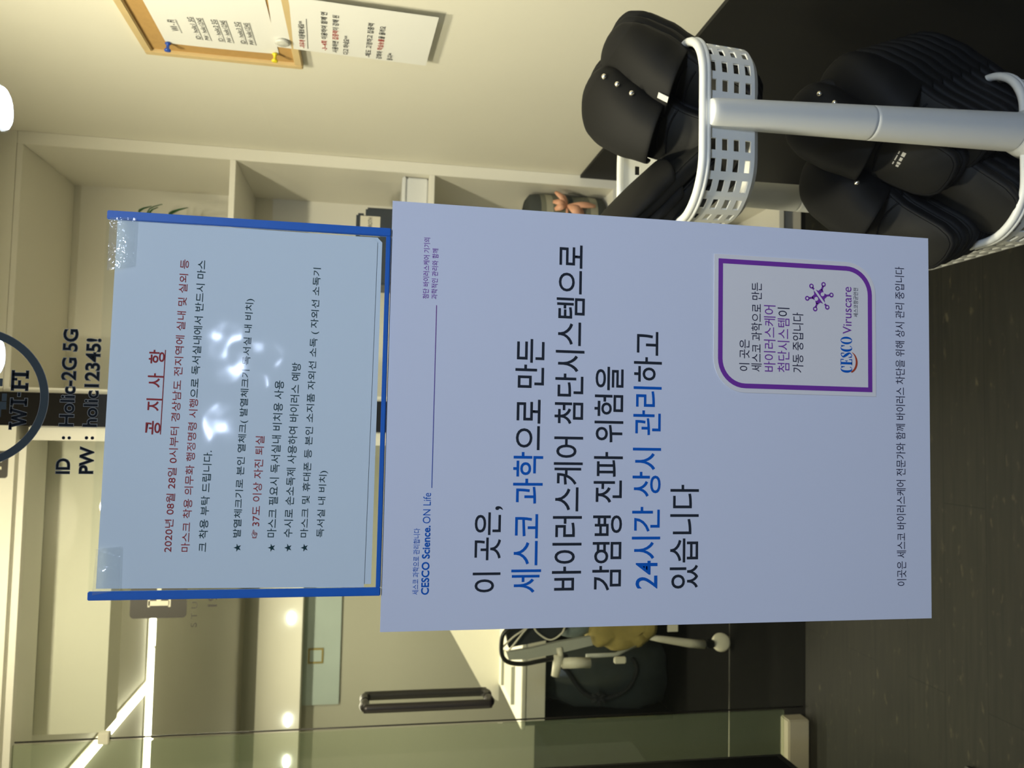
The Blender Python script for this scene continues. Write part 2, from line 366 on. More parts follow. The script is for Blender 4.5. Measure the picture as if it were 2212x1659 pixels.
# outer pane that everything is stuck on
struct(box('window_1', (-1.6, 0.0, 0.0), (1.06, 0.010, 2.57), PANE))
struct(box('window_2', (-1.55, 1.775, 0.075), (-0.752, 1.785, 2.424), SIDEGLASS))
w3 = struct(box('window_3', (-2.15, 6.045, 1.67), (-0.6, 6.069, 1.969), FARGLASS))
# inner glass door with a pull handle on both faces
d1 = struct(box('door_1', (-0.742, 1.775, 0.006), (0.105, 1.785, 2.42), DOORGLASS))
tube('edge_strip', [(-0.744, 1.78, 0.006), (-0.744, 1.78, 2.42)], 0.0024, GREYMETAL, d1)
for sgn, nm in ((-1, 'pull_handle'), (1, 'pull_handle')):
    yy = 1.78 + sgn*0.055; y0 = 1.78 + sgn*0.006; x = -0.672
    p = [(x, y0, 1.075), (x, yy-sgn*0.022, 1.072), (x, yy-sgn*0.006, 1.080), (x, yy, 1.105), (x, yy, 1.42), (x, yy-sgn*0.006, 1.447), (x, yy-sgn*0.022, 1.455), (x, y0, 1.452)]
    tube(nm, curve_pts(p, 5), 0.0135, GREYMETAL, d1, 16)
bm = bmesh.new()
for zz in (0.55, 1.9): bm_box(bm, (-0.757, 1.768, 2.17), (-0.725, 1.792, 2.20), 0.002); break
from_bm('glass_clip', bm, OFFWHITE, d1)

# ------------------------------------------------------------------ ceiling lamps
for k, p in enumerate(CORRIDOR_LAMPS):
    t = thing('ceiling_downlight', ['cool white downlight nearest the glass, at the right of the corridor ceiling', 'cool white downlight nearest the glass, at the left of the corridor ceiling', 'cool white downlight in the middle of the corridor, left row', 'cool white downlight in the middle of the corridor, right row', 'cool white downlight at the far end of the corridor, right row'][k], 'lamp', (p[0], p[1], 2.37), group='corridor downlights')
    lathe('lamp_rim', [(0.062, 0.0), (0.063, -0.008), (0.057, -0.010), (0.055, -0.004), (0.055, 0.0)], GREYTUBE, t, 32)
    lathe('diffuser', [(0.054, -0.001), (0.054, -0.006), (0.04, -0.010), (0.001, -0.011)], LAMPW, t, 32)
for k, p in enumerate(VEST_LAMPS):
    t = thing('ceiling_downlight', ['round warm downlight in the entry ceiling, the one further from the right wall', 'round warm downlight in the entry ceiling, the one nearer the right wall'][k], 'lamp', (p[0], p[1], 2.57), group='entry downlights')
    lathe('lamp_rim', [(0.098, 0.0), (0.10, -0.012), (0.085, -0.016), (0.082, -0.006), (0.082, 0.0)], GREYTUBE, t, 32)
    lathe('diffuser', [(0.081, -0.001), (0.081, -0.008), (0.05, -0.012), (0.001, -0.013)], LAMPV, t, 32)
ts = thing('added_spotlight', 'added out-of-view track spotlight on the entry ceiling, brightening the bulkhead and door header', 'lamp', (-0.18, 0.80, 2.57))  # made-up lamp out of view, put in to brighten the bulkhead
box('added_track_rail', (-0.25, -0.012, -0.018), (0.25, 0.012, 0.0), GREYTUBE, ts, 0.002)
aim = math.atan2(-0.10, 1.2)
hd_ = tube('added_spot_head', [(0, -0.05, -0.068), (0, 0.05, -0.077)], [0.030, 0.034], GREYTUBE, ts, 20)
tube('added_spot_arm', [(0, 0, -0.018), (0, 0, -0.045)], 0.006, GREYTUBE, ts)
def led(label, a, b, joints=()):
    t = thing('light_strip', label, 'lamp', ((a[0]+b[0])/2, (a[1]+b[1])/2, 2.4505), group='ceiling light strips in the hall')
    dx, dy = b[0]-a[0], b[1]-a[1]; L = math.hypot(dx, dy); t.rotation_euler = (0, 0, math.atan2(dy, dx))
    box('strip_housing', (-L/2, -0.024, -0.006), (L/2, 0.024, 0.0), OFFWHITE, t)
    js = [-L/2] + [j-L/2 for j in joints] + [L/2]
    for j0, j1 in zip(js, js[1:]): tube('led_tube', [(j0+0.006, 0, -0.020), (j1-0.006, 0, -0.018)], 0.0115, LEDM, t, 14)
led('white light strip running across the hall ceiling parallel to the door', (-2.6, 3.225), (-0.10, 3.225), (0.95, 1.72))
led('white light strip running away from the door into the cross strip', (-1.05, 2.05), (-1.05, 3.195), ())
for k, x in enumerate((-1.432, -2.255, -2.585)):
    t = thing('ceiling_bulb', ['small glowing bulb under the far bulkhead, nearest the notice', 'small glowing bulb under the far bulkhead, between two others', 'small glowing bulb under the far bulkhead, seen through the side pane'][k], 'lamp', (x*0.973, 5.88, 1.97), group='bulbs along the far bulkhead')
    bm = bmesh.new(); bmesh.ops.create_uvsphere(bm, u_segments=18, v_segments=10, radius=1, matrix=Matrix.Translation((0, -0.03, 0.085)) @ Matrix.Diagonal((0.050, 0.022, 0.028, 1)))
    from_bm('bulb', bm, SPOTM, t, True)
    box('bulb_base', (-0.02, -0.02, 0.06), (0.02, 0.0, 0.11), OFFWHITE, t)

# ------------------------------------------------------------------ poster
poster = thing('poster', 'large white and blue printed poster taped to the glass below the clear notice sleeve', 'poster', (0, -0.0012, 1.44), GLASS_ROT)
nx, ny = 18, 26; W, H = 0.364, 0.515; v = []; f = []
for j in range(ny+1):
    for i in range(nx+1):
        x, y = W*i/nx, -H*j/ny
        v.append((x, y, 0.0))
for j in range(ny):
    for i in range(nx): a = j*(nx+1)+i; f.append((a, a+nx+1, a+nx+2, a+1))
sh = mk('paper_sheet', v, f, PAPER, poster)
md = sh.modifiers.new('thickness', 'SOLIDIFY'); md.thickness = 0.0004; md.offset = -1
HL = [([('이 곳은,', 0)], (31.3, 104.3, -101.4, -76.5)),
      ([('세스코 과학', 1), ('으로 만든', 0)], (30.3, 249.8, -135.9, -109.7)),
      ([('바이러스케어 첨단시스템으로', 0)], (31.7, 335.4, -171.6, -145.5)),
      ([('감염병 전파 위험을', 0)], (31.1, 227.8, -208.3, -181.6)),
      ([('24시간 상시 관리', 1), ('하고', 0)], (32.0, 260.8, -243.9, -217.6)),
      ([('있습니다', 0)], (31.7, 123.8, -280.2, -253.2))]
join([text_mesh('l', s, b, [INK, BLUE_INK], poster, bold=0.006) for s, b in HL], 'headline_lettering')
hd = [text_mesh('l', [('세스코 과학으로 관리합니다', 0)], (30.3, 85.5, -30.9, -25.6), [BLUE_INK], poster),
      text_mesh('l', [('CESCO Science.', 0)], (30.1, 87.8, -39.6, -33.0), [BLUE_INK], poster, bold=0.022),
      text_mesh('l', [('ON Life', 0)], (89.7, 115.3, -39.3, -32.9), [BLUE_INK], poster, bold=-0.004)]
join(hd, 'header_lettering')
def ruleline():
    m = bpy.data.materials.new('blue_to_purple_ink'); m.use_nodes = True; nt = m.node_tree; b = nt.nodes['Principled BSDF']
    tc = nt.nodes.new('ShaderNodeTexCoord'); sp = nt.nodes.new('ShaderNodeSeparateXYZ'); r = nt.nodes.new('ShaderNodeValToRGB')
    nt.links.new(tc.outputs['Generated'], sp.inputs[0]); nt.links.new(sp.outputs['X'], r.inputs[0]); nt.links.new(r.outputs[0], b.inputs['Base Color'])
    r.color_ramp.elements[0].color = (0.008, 0.09, 0.42, 1); r.color_ramp.elements[1].color = (0.22, 0.03, 0.26, 1)
    return m
flat('header_rule', rects([(119.5, 275.6, -40.1, -39.5)]), ruleline(), poster)
join([text_mesh('l', [('첨단 바이러스케어 기기의', 0)], (280.8, 333.7, -32.8, -27.6), [PURPLE], poster),
      text_mesh('l', [('과학적인 관리와 함께', 0)], (280.9, 324.7, -40.2, -35.0), [PURPLE], poster)], 'side_lettering')
text_mesh('footer_lettering', [('이곳은 세스코 바이러스케어 전문가와 함께 바이러스 차단을 위해 상시 관리 중입니다', 0)], (30.8, 334.2, -488.4, -478.5), [NAVY_INK], poster)
# badge: two square corners, two round ones
def leafshape(x0, x1, y0, y1, r, n=10):
    p = [(x0, y0)]
    p += [(x1-r+r*math.cos(a), y0+r+r*math.sin(a)) for a in [-PI/2+PI/2*k/n for k in range(n+1)]]
    p += [(x1, y1)]
    p += [(x0+r+r*math.cos(a), y1-r+r*math.sin(a)) for a in [PI/2+PI/2*k/n for k in range(n+1)]]
    return p
bx0, bx1, by0, by1 = 208.4, 335.5, -457.6, -293.6
bm = bmesh.new(); bm_prism(bm, [(x/1000, y/1000) for x, y in leafshape(bx0, bx1, by0, by1, 31)], 0.0001, 0.0006)
badge = from_bm('badge', bm, BADGEW, poster)
badge['label'] = 'white badge with purple border, virus symbol and lettering'
ringstrip('badge_border', leafshape(bx0+4, bx1-4, by0+4, by1-4, 27), leafshape(bx0+8.4, bx1-8.4, by0+8.4, by1-8.4, 22.6), PURPLE, badge, 0.0008)
join([text_mesh('l', s, b, [NAVY_INK, PURPLE], badge, 0.0009) for s, b in [
    ([('이 곳은', 0)], (228.4, 257.4, -328.5, -318.3)), ([('세스코 과학으로 만든', 0)], (228.2, 310.9, -340.6, -330.2)),
    ([('바이러스케어', 1)], (228.6, 290.3, -354.3, -342.7)), ([('첨단시스템', 1), ('이', 0)], (228.6, 288.6, -368.4, -356.3)),
    ([('가동 중입니다', 0)], (228.6, 284.7, -382.4, -371.4))]], 'badge_lettering')
# virus symbol
vc = (300.9, -398.8); pol = []
ang = [math.radians(a) for a in (88, 30, -32, -92, -150, 148)]
ang = [math.radians(a) for a in (100, 40, -20, -80, -140, 160)]
body = []
for a in ang:
    for da, rr in ((-0.16, 7.6), (0.16, 7.6)): body.append((vc[0]+rr*math.cos(a-da), vc[1]+rr*math.sin(a-da)))
    a2 = a-math.radians(30); body.append((vc[0]+5.6*math.cos(a2), vc[1]+5.6*math.sin(a2)))
polys = [body]
for a in ang:
    c, s = math.cos(a), math.sin(a); q = []
    for r_, w_ in ((6.5, 0.9), (11.0, 0.9), (11.0, -0.9), (6.5, -0.9)): q.append((vc[0]+r_*c-w_*s, vc[1]+r_*s+w_*c))
    polys.append(q)
    polys.append([(vc[0]+12.6*c+2.3*math.cos(k*PI/8), vc[1]+12.6*s+2.3*math.sin(k*PI/8)) for k in range(16)])
flat('virus_symbol', polys, PURPLE, badge, 0.0009)
whites = [[(vc[0]+12.6*math.cos(a)+1.1*math.cos(k*PI/6), vc[1]+12.6*math.sin(a)+1.1*math.sin(k*PI/6)) for k in range(12)] for a in ang]
for cx, cy in ((-0.9+vc[0]-1.4, vc[1]+3.2), (vc[0]+2.4, vc[1]-3.2)): whites.append([(cx+1.9*math.cos(k*PI/8), cy+1.9*math.sin(k*PI/8)) for k in range(16)])
c, s = math.cos(math.radians(-52)), math.sin(math.radians(-52)); c, s = math.cos(math.radians(128-90)), math.sin(math.radians(128-90))
whites.append([(vc[0]+a*c-b*s, vc[1]+a*s+b*c) for a, b in ((-8.6, 1.0), (8.6, 1.0), (8.6, -1.0), (-8.6, -1.0))])
flat('symbol_highlight', whites, BADGEW, badge, 0.00105)
# serif logo: tall narrow high-contrast capitals
def arc(cx, cy, rx, ry, a0, a1, n=20): return [(cx+rx*math.cos(math.radians(a0+(a1-a0)*k/n)), cy+ry*math.sin(math.radians(a0+(a1-a0)*k/n))) for k in range(n+1)]
def ltr(kind, x, w, y, h):
    cx, cy = x+w/2, y+h/2; P = []
    def band(o, i): 
        for k in range(len(o)-1): P.append([o[k], o[k+1], i[k+1], i[k]])
    if kind == 'O': band(arc(cx, cy, w/2, h/2, 0, 360, 32), arc(cx, cy, w/2-1.9, h/2-0.5, 0, 360, 32))
    if kind == 'C':
        band(arc(cx, cy, w/2, h/2, 40, 320, 26), arc(cx+0.5, cy, w/2-1.7, h/2-0.5, 40, 320, 26))
        P += rects([(x+w-1.3, x+w-0.5, y+h*0.66, y+h*0.97)])
    if kind == 'E':
        P += rects([(x+0.8, x+2.9, y, y+h), (x, x+w-0.6, y, y+0.6), (x, x+w-0.6, y+h-0.6, y+h), (x+2.9, x+w-2.0, cy-0.3, cy+0.3),
                    (x+w-1.2, x+w-0.4, y, y+3.2), (x+w-1.2, x+w-0.4, y+h-3.2, y+h), (x+w-2.4, x+w-1.8, cy-1.4, cy+1.4)])
    if kind == 'S':
        sp = curve_pts([(x+w-0.9, y+h*0.80, 0), (x+w*0.62, y+h-0.4, 0), (x+0.9, y+h*0.80, 0), (x+w*0.5, y+h*0.52, 0), (x+w-0.9, y+h*0.22, 0), (x+w*0.40, y+0.4, 0), (x+0.5, y+h*0.22, 0)], 6)
        n = len(sp)
        for k in range(n-1):
            def off(j):
                a, b = sp[max(j-1, 0)], sp[min(j+1, n-1)]; t = (b-a).normalized(); nn = Vector((-t.y, t.x, 0)); u = j/(n-1)
                return nn*(0.3+0.95*math.exp(-((u-0.5)/0.17)**2))
            o1, o2 = off(k), off(k+1)
            P.append([(sp[k]+o1)[:2], (sp[k]-o1)[:2], (sp[k+1]-o2)[:2], (sp[k+1]+o2)[:2]])
        P += rects([(x+w-1.5, x+w-0.8, y+h*0.68, y+h*0.97), (x+0.2, x+0.9, y+0.4, y+h*0.32)])
    return P
lp = []
for kd, x, w in (('C', 230.1, 6.6), ('E', 237.2, 6.2), ('S', 244.2, 5.4), ('C', 249.9, 6.6), ('O', 257.0, 7.2)): lp += ltr(kd, x, w, -432.6, 12)
flat('logo_lettering', lp, BLUE_INK, badge, 0.0009)
o_ = arc(240.0, -429.6, 10.2, 8.6, 197, 335, 20); i_ = arc(240.6, -428.4, 10.0, 7.8, 200, 335, 20)
flat('logo_swoosh', [[o_[k], o_[k+1], i_[k+1], i_[k]] for k in range(20)], ORANGE, badge, 0.00095)
text_mesh('name_lettering', [('Viruscare', 0)], (266.9, 311.7, -432.1, -423.0), [PURPLE], badge, 0.0009)
text_mesh('small_lettering', [('세스코항균안전', 0)], (283.3, 311.2, -438.9, -434.1), [NAVY_INK], badge, 0.0009)

# ------------------------------------------------------------------ notice in a clear sleeve
sx0, sx1, sz0, sz1 = 0.0303, 0.3395, 1.4406, 1.6662
sleeve = thing('notice_sleeve', 'clear plastic sleeve with blue edges holding the white notice above the poster', 'sleeve', (sx0, -0.0006, sz0), GLASS_ROT)
sw, shh = sx1-sx0, sz1-sz0
def film(name, z):
    v, f = [], []; nx, ny = 24, 18
    for j in range(ny+1):
        for i in range(nx+1):
            v.append((0.004+(sw-0.008)*i/nx, 0.003+(shh-0.003)*j/ny, z))
    for j in range(ny):
        for i in range(nx): a = j*(nx+1)+i; f.append((a, a+1, a+nx+2, a+nx+1))
    return mk(name, v, f, FILM, sleeve, True)
film('back_film', 0.0002); film('front_film', 0.0026)
box('blue_edging', (0, 0, 0.0), (0.0068, shh, 0.0031), BLUE_TRIM, sleeve, 0.0006)
box('blue_edging', (sw-0.0072, 0, 0.0), (sw, shh-0.0004, 0.0031), BLUE_TRIM, sleeve, 0.0006)
box('blue_edging', (0.0066, 0, 0.0), (sw-0.007, 0.0040, 0.0030), BLUE_TRIM, sleeve, 0.0006)
def sheet(name, w, h, m, cut=0.0):
    v = [(0, 0), (0, -h), (w-cut, -h), (w, -h+cut), (w, 0)] if cut else [(0, 0), (0, -h), (w, -h), (w, 0)]
    bm = bmesh.new(); bm_prism(bm, v, -0.0002, 0.0); return from_bm(name, bm, m)
n2 = sheet('paper_sheet', 0.2915, 0.206, PAPER2, 0.004); n2.location = (0.0402, -0.0013, 1.6545); n2.rotation_euler = (PI/2, math.radians(0.15), 0)
tag(n2, 'spare white sheet peeking out below the notice inside the sleeve', 'paper')
notice = thing('printed_notice', 'white notice with red and dark lettering inside the blue edged sleeve', 'paper', (0.0392, -0.0020, 1.6607), (PI/2, math.radians(0.5), 0))
pp = sheet('paper_sheet', 0.2935, 0.2065, PAPER2, 0.004); pp.parent = notice
A_ = math.radians(-0.30)
txt = []
NL = [([('공  지  사  항', 0)], (121.9, 189.8, -40.3, -28.5), 0.012),
      ([('2020년 08월 28일 0시부터 경상남도 전지역에 실내 및 실외 등', 0)], (28.8, 264.7, -54.5, -47.9), 0),
      ([('마스크 착용 의무화 행정명령 시행', 0), ('으로 독서실내에서 반드시 마스', 1)], (29.2, 265.0, -67.8, -61.2), 0),
      ([('크 착용 부탁 드립니다.', 1)], (29.3, 110.2, -80.9, -74.3), 0),
      ([('★', 1)], (29.6, 35.8, -107.0, -101.4), 0), ([('발열체크기로 본인 열체크( 발열체크기 독서실 내 비치)', 1)], (41.0, 235.7, -107.4, -100.3), 0),
      ([('☞', 0)], (40.4, 47.2, -119.2, -115.0), 0), ([('37도 이상 자진 퇴실', 0)], (50.1, 123.3, -120.9, -114.0), 0),
      ([('★', 1)], (29.7, 36.0, -133.6, -128.0), 0), ([('마스크 필요시 독서실내 비치용 사용', 1)], (41.3, 169.4, -134.1, -126.8), 0),
      ([('★', 1)], (29.8, 36.1, -146.6, -141.0), 0), ([('수시로 손소독제 사용하여 바이러스 예방', 1)], (41.4, 184.9, -146.9, -139.8), 0),
      ([('★', 1)], (29.9, 36.2, -159.6, -154.0), 0), ([('마스크 및 휴대폰 등 본인 소지품 자외선 소독 ( 자외선 소독기', 1)], (41.5, 265.1, -160.2, -153.0), 0),
      ([('독서실 내 비치)', 1)], (41.7, 96.2, -173.0, -165.9), 0)]
txt = [text_mesh('l', s, b, [RED_INK, GREEN_INK], notice, 0.0003, bold=bd) for s, b, bd in NL]
txt.append(flat('l', rects([(122.1, 190.2, -40.9, -40.3)]), RED_INK, notice, 0.0003))
lt = join([o for o in txt if o], 'notice_lettering'); lt.rotation_euler = (0, 0, A_)
def tapepiece(label, pts):
    bm = bmesh.new(); bm_prism(bm, [(x, z) for x, z in pts], 0.0, 0.00025)
    o = from_bm('clear_tape', bm, TAPE); o.location = (0, -0.0042, 0); o.rotation_euler = GLASS_ROT
    return tag(o, label, 'tape', 'tape on the sleeve corners')
tapepiece('clear tape strip over the upper left corner of the notice sleeve', [(0.0345, 1.6625), (0.0385, 1.6430), (0.0722, 1.6434), (0.0705, 1.6612)])
tapepiece('clear tape strip over the upper right corner of the notice sleeve', [(0.2905, 1.6635), (0.2955, 1.6440), (0.3345, 1.6435), (0.3335, 1.6632)])

# ------------------------------------------------------------------ vinyl lettering on the glass
def vinyl(name, segs, bx, parent, bold=0.012):
    text_mesh('lettering', segs, bx, [DECAL], parent, 0.0004, bold)
    g = 0.45
    text_mesh('cut_edge', segs, (bx[0]-g, bx[1]+g, bx[2]-g, bx[3]+g), [DECALEDGE], parent, 0.0002, bold+0.035)
idl = thing('vinyl_lettering', 'black glass lettering line with the network name, above the password line', 'lettering', (0, -0.0002, 0), GLASS_ROT)
vinyl('l', [('ID', 0)], (128.7, 140.3, 1684.8, 1694.6), idl); vinyl('l', [(':', 0)], (155.8, 157.6, 1685.4, 1691.2), idl)
vinyl('l', [('Holic-2G 5G', 0)], (165.9, 242.6, 1683.6, 1694.2), idl)
pwl = thing('vinyl_lettering', 'black glass lettering line with the password, just above the sleeve', 'lettering', (0, -0.0002, 0), GLASS_ROT)
vinyl('l', [('PW', 0)], (128.9, 150.0, 1667.6, 1677.7), pwl); vinyl('l', [(':', 0)], (156.0, 157.9, 1668.4, 1674.5), pwl)
vinyl('l', [('holic12345!', 0)], (165.9, 235.8, 1666.4, 1677.0), pwl)
ringv = thing('vinyl_sticker', 'round black ring sticker reading WI-FI at the top of the glass', 'sticker', (0, -0.0002, 0), GLASS_ROT)
def circ(r, n=72): return [(186.8+r*math.cos(2*PI*k/n), 1757.0+r*math.sin(2*PI*k/n)) for k in range(n)]
ringstrip('ring', circ(54.2), circ(48.6), TEAL, ringv, 0.0004)
ringstrip('cut_edge', circ(54.6), circ(54.2), DECALEDGE, ringv, 0.0004); ringstrip('cut_edge', circ(48.6), circ(48.3), DECALEDGE, ringv, 0.0004)
y0, y1 = 1717.8, 1729.8
def bar(x0_, ya, x1_, yb, w): 
    d = Vector((x1_-x0_, yb-ya)).normalized(); nn = Vector((-d.y, d.x))*w/2
    return [(x0_+nn.x, ya+nn.y), (x0_-nn.x, ya-nn.y), (x1_-nn.x, yb-nn.y), (x1_+nn.x, yb+nn.y)]
def slab(g=0.0):
    P = [bar(165.2, y1, 168.6, y0, 2.1+g), bar(168.6, y0, 171.6, y1-1.5, 2.0+g), bar(171.6, y1-1.5, 174.6, y0, 2.0+g), bar(174.6, y0, 178.0, y1, 2.1+g)]
    P += rects([(162.6-g/2, 168.0+g/2, y1-1.6-g/2, y1+g/2), (175.3-g/2, 180.6+g/2, y1-1.6-g/2, y1+g/2)])
    for x in (184.0, 205.6): P += rects([(x-1.2-g/2, x+1.2+g/2, y0, y1), (x-3.0-g/2, x+3.0+g/2, y0-g/2, y0+1.8+g/2), (x-3.0-g/2, x+3.0+g/2, y1-1.8-g/2, y1+g/2)])
    P += rects([(188.4-g/2, 191.4+g/2, 1723-g/2, 1724.8+g/2)])
    P += rects([(194.6-g/2, 197.0+g/2, y0, y1), (193.0-g/2, 198.8+g/2, y0-g/2, y0+1.8+g/2), (193.0-g/2, 202.6+g/2, y1-1.8-g/2, y1+g/2), (201.0-g/2, 202.6+g/2, y1-4.0, y1), (197.0, 200.8+g/2, 1723.2-g/2, 1724.9+g/2)])
    return P
flat('lettering', slab(), DECAL, ringv, 0.0006); flat('letter_edge', slab(0.8), DECALEDGE, ringv, 0.0004)
flat('pixel_symbol', rects([(178, 184, 1732.5, 1739), (184.5, 190.5, 1732.5, 1736), (172, 178, 1736, 1742), (184, 190, 1739, 1745), (196, 202, 1736, 1742), (178, 196, 1745, 1751), (166, 172, 1751, 1757), (202, 208, 1751, 1757)]), TEAL, ringv, 0.0005)

# sign on the inner door and on the header
sg = thing('vinyl_sign', 'dark rounded square door sign with pale letter and small lettering beneath, left of the sleeve', 'sign', (-0.325, 1.7738, 2.053), GLASS_ROT)
def rrect(x0, x1, y0, y1, r, n=6):
    P = []
    for cx, cy, a in ((x1-r, y1-r, 0), (x0+r, y1-r, 90), (x0+r, y0+r, 180), (x1-r, y0+r, 270)):
        P += [(cx+r*math.cos(math.radians(a+90*k/n)), cy+r*math.sin(math.radians(a+90*k/n))) for k in range(n+1)]
    return P
bm = bmesh.new(); bm_prism(bm, [(x/1000, y/1000) for x, y in rrect(-80, 80, -78, 78, 12)], 0.0, 0.0008); from_bm('sign_tile', bm, SIGNBLK, sg)
P = rects([(-44, -30, -29, 28), (30, 44, -29, 28), (-30, 30, -6, 6), (-48, -26, -33, -27), (-48, -26, 24, 30), (26, 48, -33, -27), (26, 48, 24, 30)])
flat('sign_letter', P, SIGNLT, sg, 0.0012)
text_mesh('sign_lettering', [('S T U D Y', 0)], (-108, 30, -108, -91), [SIGNBLK], sg, 0.0006)
text_mesh('sign_number', [('19', 0)], (-50, -12, -163, -136), [SIGNBLK], sg, 0.0006, 0.02)
hs = thing('header_sign', 'small black rounded sign high on the cream door header, behind the ring sticker', 'sign', (0.038, 1.7398, 2.53), GLASS_ROT)
bm = bmesh.new(); bm_prism(bm, [(x/1000, y/1000) for x, y in rrect(-38, 38, -70, 20, 8)], 0.0, 0.001); from_bm('sign_tile', bm, SIGNBLK, hs)
flat('sign_letter', rects([(-14, -6, -54, -30), (-6, 12, -44, -38), (6, 12, -54, -38)]), SIGNLT, hs, 0.0014)

# ------------------------------------------------------------------ built-in shelves
shelf = thing('shelf_unit', 'cream built-in open shelves behind the notices, between black post and right wall', 'shelf', (0, 0, 0))
SY0, SY1 = 1.769, 2.18
box('side_panel', (0.2435, SY0, 0.08), (0.258, SY1, 2.497), W_SHELF, shelf, 0.001)
box('side_panel', (0.967, SY0, 0.08), (1.0045, SY1, 2.497), W_SHELF, shelf, 0.001)
box('back_panel', (0.258, SY1-0.012, 0.098), (0.967, SY1, 2.481), W_SHELF, shelf)
for z0, z1 in ((2.481, 2.497), (1.888, 1.905), (1.283, 1.301), (0.676, 0.694), (0.080, 0.098)):
    box('shelf_board', (0.258, SY0+0.001, z0), (0.967, SY1-0.012, z1), W_SHELF, shelf, 0.001)
box('plinth', (0.244, SY0+0.03, 0.0), (1.004, SY0+0.045, 0.08), CREAMBAND, shelf)
# plant on the top shelf board
plant = thing('potted_plant', 'small green spider-leaf plant in a pot on the highest shelf board', 'plant', (0.765, 1.93, 1.905))
lathe('pot', [(0.038, 0.0), (0.048, 0.08), (0.052, 0.09), (0.047, 0.09), (0.043, 0.078)], POTM, plant)
lathe('soil', [(0.044, 0.074), (0.044, 0.077), (0.001, 0.079)], KHAKI, plant)
for k, (a, L, hgt, drop) in enumerate([(5, 0.085, 0.20, 0.02), (-40, 0.10, 0.22, 0.07), (30, 0.12, 0.18, 0.08), (95, 0.09, 0.19, 0.05), (150, 0.10, 0.17, 0.06), (210, 0.11, 0.19, 0.07), (275, 0.09, 0.21, 0.05), (-10, 0.06, 0.30, 0.0), (20, 0.10, 0.25, 0.04)]):
    c, s = math.cos(math.radians(a)), math.sin(math.radians(a)); v, f = [], []; n = 10
    for i in range(n+1):
        t = i/n; r = L*t; z = 0.078 + hgt*math.sin(t*PI*0.62)/math.sin(PI*0.5) - drop*t*t; w_ = 0.011*math.sin(PI*(0.12+0.88*t))+0.0008
        v += [(r*c-w_*s, r*s+w_*c, z+0.003), (r*c, r*s, z), (r*c+w_*s, r*s-w_*c, z+0.003)]
    for i in range(n):
        for q in (0, 1): a0 = 3*i+q; f.append((a0, a0+1, a0+4, a0+3))
    o = mk('leaf', v, f, LEAF, plant, True); md = o.modifiers.new('t', 'SOLIDIFY'); md.thickness = 0.0012
# low white box, with a navy device standing on it
wb = thing('storage_box', 'long low white storage box on the second shelf board, under the navy box', 'box', (0.66, 1.80, 1.3015))
box('box_body', (-0.30, 0, 0), (0.304, 0.26, 0.068), PLASTIC, wb, 0.004); box('box_lid', (-0.303, -0.003, 0.0685), (0.306, 0.263, 0.083), PLASTIC, wb, 0.004)
nb = thing('label_printer', 'navy box with a white label standing on the long low white box', 'box', (0.78, 1.84, 1.385))
box('box_body', (-0.16, 0, 0), (0.090, 0.16, 0.112), NAVYBOX, nb, 0.006); box('box_top', (-0.16, 0.02, 0.112), (0.075, 0.15, 0.142), NAVYBOX, nb, 0.006)
box('paper_label', (-0.005, -0.0015, 0.065), (0.060, -0.0002, 0.128), CREAMBAND, nb); box('paper_label', (0.0905, 0.02, 0.015), (0.092, 0.08, 0.09), CREAMBAND, nb)
flat_o = text_mesh('label_lettering', [('B14 BROTH', 0)], (0, 55, 90, 103), [INK], nb, 0.0025); flat_o.rotation_euler = GLASS_ROT
# rolled blanket with a bow
bl = thing('rolled_blanket', 'grey plaid rolled blanket tied with a peach ribbon on the third shelf board', 'blanket', (0.882, 1.885, 0.6945))
bm = bmesh.new(); prof = [(0.020, 0.004), (0.060, 0.0), (0.080, 0.012), (0.083, 0.06), (0.081, 0.14), (0.083, 0.22), (0.078, 0.262), (0.060, 0.275), (0.052, 0.268), (0.045, 0.276), (0.034, 0.268), (0.026, 0.276), (0.014, 0.27)]
bm_lathe(bm, prof, 36); from_bm('blanket_roll', bm, PLAID, bl, True)
rb = bmesh.new(); bm_lathe(rb, [(0.0825, 0.142), (0.0845, 0.143), (0.0845, 0.149), (0.0825, 0.150)], 36); rib = from_bm('ribbon', rb, RIBBON, bl, True)
bow = bmesh.new(); cx0, cy0, cz0 = 0.028, -0.083, 0.147
for ang_, L, w_ in ((45, 0.060, 0.009), (80, 0.050, 0.010), (-88, 0.097, 0.010), (-122, 0.066, 0.018), (112, 0.046, 0.011)):
    c, s = math.cos(math.radians(ang_)), math.sin(math.radians(ang_))
    mid = []; n = 10
    for i in range(n+1):
        t = i/n; r = L*t; ww = w_*math.sin(PI*min(1, t*0.8+0.05)); bulge = -0.012*math.sin(PI*t)
        for sd in (-1, 1): mid.append(bow.verts.new((cx0+r*c-sd*ww*s, cy0-0.003+bulge, cz0+r*s+sd*ww*c)))
    for i in range(n): bow.faces.new((mid[2*i], mid[2*i+1], mid[2*i+3], mid[2*i+2]))
bo = from_bm('ribbon_bow', bow, RIBBON, bl, True); md = bo.modifiers.new('t', 'SOLIDIFY'); md.thickness = 0.0015
lb = thing('storage_box', 'plain white lidded box on the lowest shelf board behind the slipper rack', 'box', (0.74, 1.99, 0.0985))
box('box_body', (-0.20, 0, 0), (0.185, 0.17, 0.20), PLASTIC, lb, 0.005); box('box_lid', (-0.204, -0.004, 0.2005), (0.189, 0.172, 0.24), PLASTIC, lb, 0.005)

